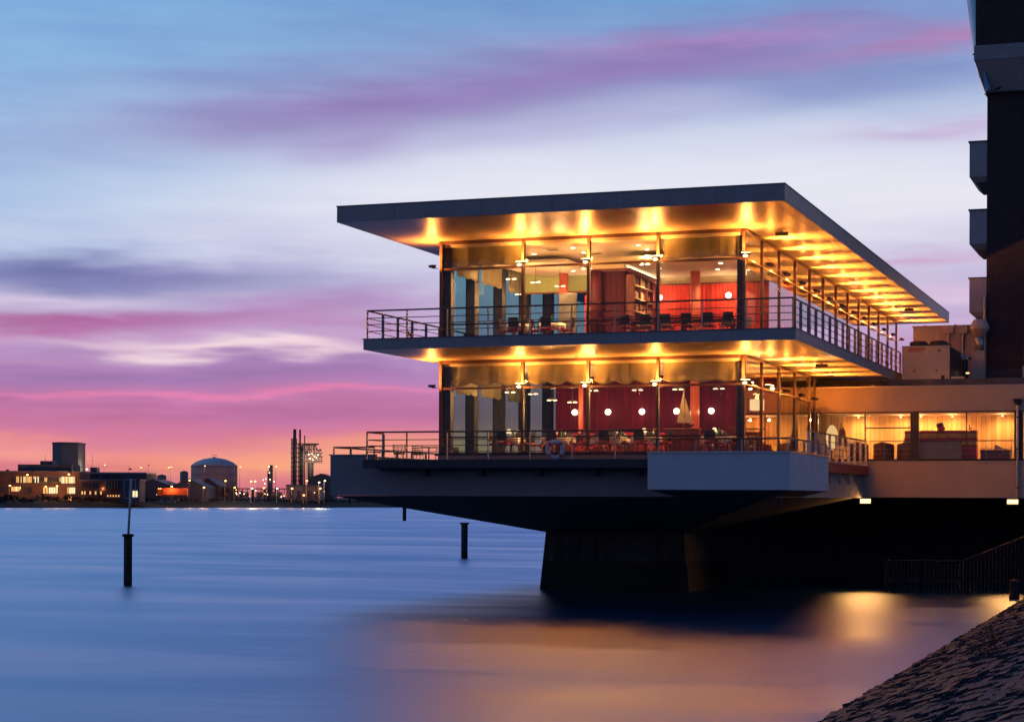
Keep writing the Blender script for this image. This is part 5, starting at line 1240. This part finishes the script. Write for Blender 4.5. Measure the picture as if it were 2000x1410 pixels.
MB().tube((X_(e, 529), 0, -.5), (X_(e, 529), 0, Z_(e, 908)), .75, 12).build('column', M['fconc'], e, True); MB().tube((X_(e, 524), 0, -.5), (X_(e, 524), 0, Z_(e, 920)), .4, 10).build('column', M['fsteel'], e, True)
for k in range(6): MB().torus((X_(e, 529), 0, Z_(e, 912 + 6 * k)), .95, .07, 0, 2 * pi, 14, 4, 'z').build('walkway', M['fsteel'], e)
for px, py in ((526, 911), (526.5, 923), (515, 937), (518, 944), (520, 935), (528, 936), (536, 940)): MB().ball((X_(e, px), -1.2, Z_(e, py)), .2, 8, 6).build('lamp', M['whitelamp'], e)
e = fb('orange_lit_building', 'square building glowing orange under sodium lamps below the process tower', 'building', 590, 700)
fbox(e, 559, 592, 949, 978, 10, 'ftank', 'wall'); fbox(e, 592, 626, 947, 978, 10, 'ftank', 'wall', 1); fbox(e, 558, 627, 946, 949, 11, 'froof', 'roof', -.2)
for px in (566, 580, 600, 614): fbox(e, px, px + 7, 958, 975, .2, 'fsteel', 'door', -.21)
e = fb('gabled_shed', 'grey gabled shed at the right of the process tower', 'building', 625, 735, 'gabled sheds on the far quay'); gable(e, 604, 650, 934, 926, 18, 'fgrey')
# long low plant: tanks, pipes and huts between the brown shed and the orange building
e = fb('pipe_rack', 'low tangle of pipes, drums and huts left of the orange building', 'industrial plant', 495, 700)
fbox(e, 425, 560, 953, 955, 3, 'fsteel', 'beam')
for px in range(428, 560, 9): fbox(e, px, px + 1.2, 953, 978, .4, 'fsteel', 'support', .2)
for px, w in ((436, 10), (470, 14), (505, 18), (528, 22)): MB().tube((X_(e, px), 1.5, Z_(e, 965)), (X_(e, px + w), 1.5, Z_(e, 965)), .9, 12).build('drum', M['ftank'], e, True)
for k in range(10):
    px = random.uniform(430, 550); fbox(e, px, px + random.uniform(3, 8), random.uniform(950, 962), 978, 2, random.choice(('fconc', 'fbrick', 'fgrey')), 'hut', 2.5)
for k in range(14):
    px = random.uniform(428, 640); MB().ball((X_(e, px), -1.5, Z_(e, random.uniform(956, 970))), .15, 8, 6).build('lamp', M[random.choice(('sodium', 'down', 'sodium'))], e)
e = fb('fence_line', 'long low quay fence at the water in front of the plant', 'fence', 520, 655)
for px in range(430, 650, 6): fbox(e, px, px + .7, 970, 979, .15, 'fsteel', 'post')
fbox(e, 430, 650, 970, 970.8, .1, 'fsteel', 'rail', -.11); fbox(e, 430, 650, 974, 974.8, .1, 'fsteel', 'rail', -.11)
# street lamps
lamps = [(52, 926, 0), (88, 949, 0), (133, 925, 0), (110, 948, 0), (18, 947, 0), (202, 949, 0), (203, 907, 1), (274, 912, 1), (289, 908, 2), (328, 912, 1), (333, 911, 1), (334, 949, 0), (369, 937, 0), (397, 951, 0), (399, 909, 1), (439, 938, 0), (457, 908, 2), (468, 911, 1), (489, 939, 0), (497, 939, 0), (491, 953, 3), (538, 910, 1), (540, 953, 3), (457, 951, 0), (514, 952, 0), (598, 938, 0), (569, 953, 0), (622, 941, 3), (633, 938, 3), (143, 916, 4), (154, 915, 4), (168, 915, 4), (592, 966, 0), (624, 953, 0), (139, 971, 0)]
def near_name(px):
    if px < 157: return 'by the long office building'
    if px < 260: return 'by the brick workshop'
    if px < 345: return 'by the orange trailer'
    if px < 425: return 'by the storage tank'
    if px < 550: return 'over the pipe rack'
    return 'by the process tower'
c_ = {}; lamps.sort()
for px, py, kd in lamps:
    k = near_name(px); c_[k] = c_.get(k, 0) + 1; Dd = 636 if py > 920 else 700
    if px in (52, 88, 110, 133, 18): Dd = 634
    e = fb('street_lamp', 'far lamp post %s, %s from the left there' % (k, ORD[c_[k] - 1]), 'street lamp', px, Dd + px * .03 + (10 if px > 400 else 0), 'lamp posts on the far shore')
    z = Z_(e, py); MB().tube((0, 0, -.5), (0, 0, z), .10, 6, .06).build('pole', M['fsteel'], e)
    MB().box(-.05, .55, -.15, .15, z, z + .14).build('head', M['fsteel'], e)
    b_ = MB().ball((.25, -.05, z - .12), .34 if kd in (0, 3, 4) else .22, 10, 6, .7).build('lamp', M['whitelamp' if kd in (3, 4) else 'windim' if kd == 2 else 'sodium'], e)
    if kd != 2: light('glow', 'POINT', (0, 0, 0), 900 if kd != 1 else 700, (1, .42, .12) if kd < 2 else (1, .85, .5), e, .3).location = (.25, -2.0, z - .8)
# masts
for px, py, lbl in ((88, 886, 'thin mast on the roof of the office building'), (180, 887, 'tall thin mast behind the long hall'), (251, 909, 'short mast with a flag over the white-roofed shed')):
    e = fb('antenna_mast', lbl, 'mast', px, 690, 'thin masts'); MB().tube((0, 0, -.5), (0, 0, Z_(e, py)), .10, 5, .04).build('mast', M['fsteel'], e)
    if px == 251: MB().box(.1, 1.1, 0, .05, Z_(e, 917), Z_(e, 914)).build('flag', M['fsteel'], e)
    else: MB().tube((-.4, 0, Z_(e, py + 12)), (.4, 0, Z_(e, py + 12)), .06, 4).build('crossarm', M['fsteel'], e)
# bushes along the far bank: a low ragged hedge of leaf clumps
bs = MB()
for k in range(2600):
    px = random.uniform(-30, 800); d0 = shoreD(px) + random.uniform(9, 20); q_ = at(px, d0); big = 1.0 if px < 290 else .45
    zc = 2.2 + random.uniform(0, 2.2) * big * (.6 + .4 * sin(px * .09) * sin(px * .023)); s_ = random.uniform(.3, .9) * (.5 + .5 * big)
    n = len(bs.v)
    for a in range(3): bs.v.append((q_.x + random.gauss(0, s_), q_.y + random.gauss(0, s_), zc + random.gauss(0, s_ * .6)))
    bs.f.append((n, n + 1, n + 2))
tag(bs.build('bank_scrub', M['bushes']), 'dark ragged scrub along the top of the far bank', 'scrub', kind='stuff')
# landing stage below the lorry
e = fb('landing_stage', 'small white-legged landing stage below the orange lorry', 'jetty', 325, 636)
fbox(e, 308, 346, 975, 977, 4, 'fconc', 'deck'); 
for px in (314, 330, 340): fbox(e, px, px + 1.5, 977, 987, .5, 'white', 'leg', .2)
# hidden leftovers: none
for o in bpy.data.objects:
    for k in ('_base', '_D', '_px'):
        if k in o: del o[k]
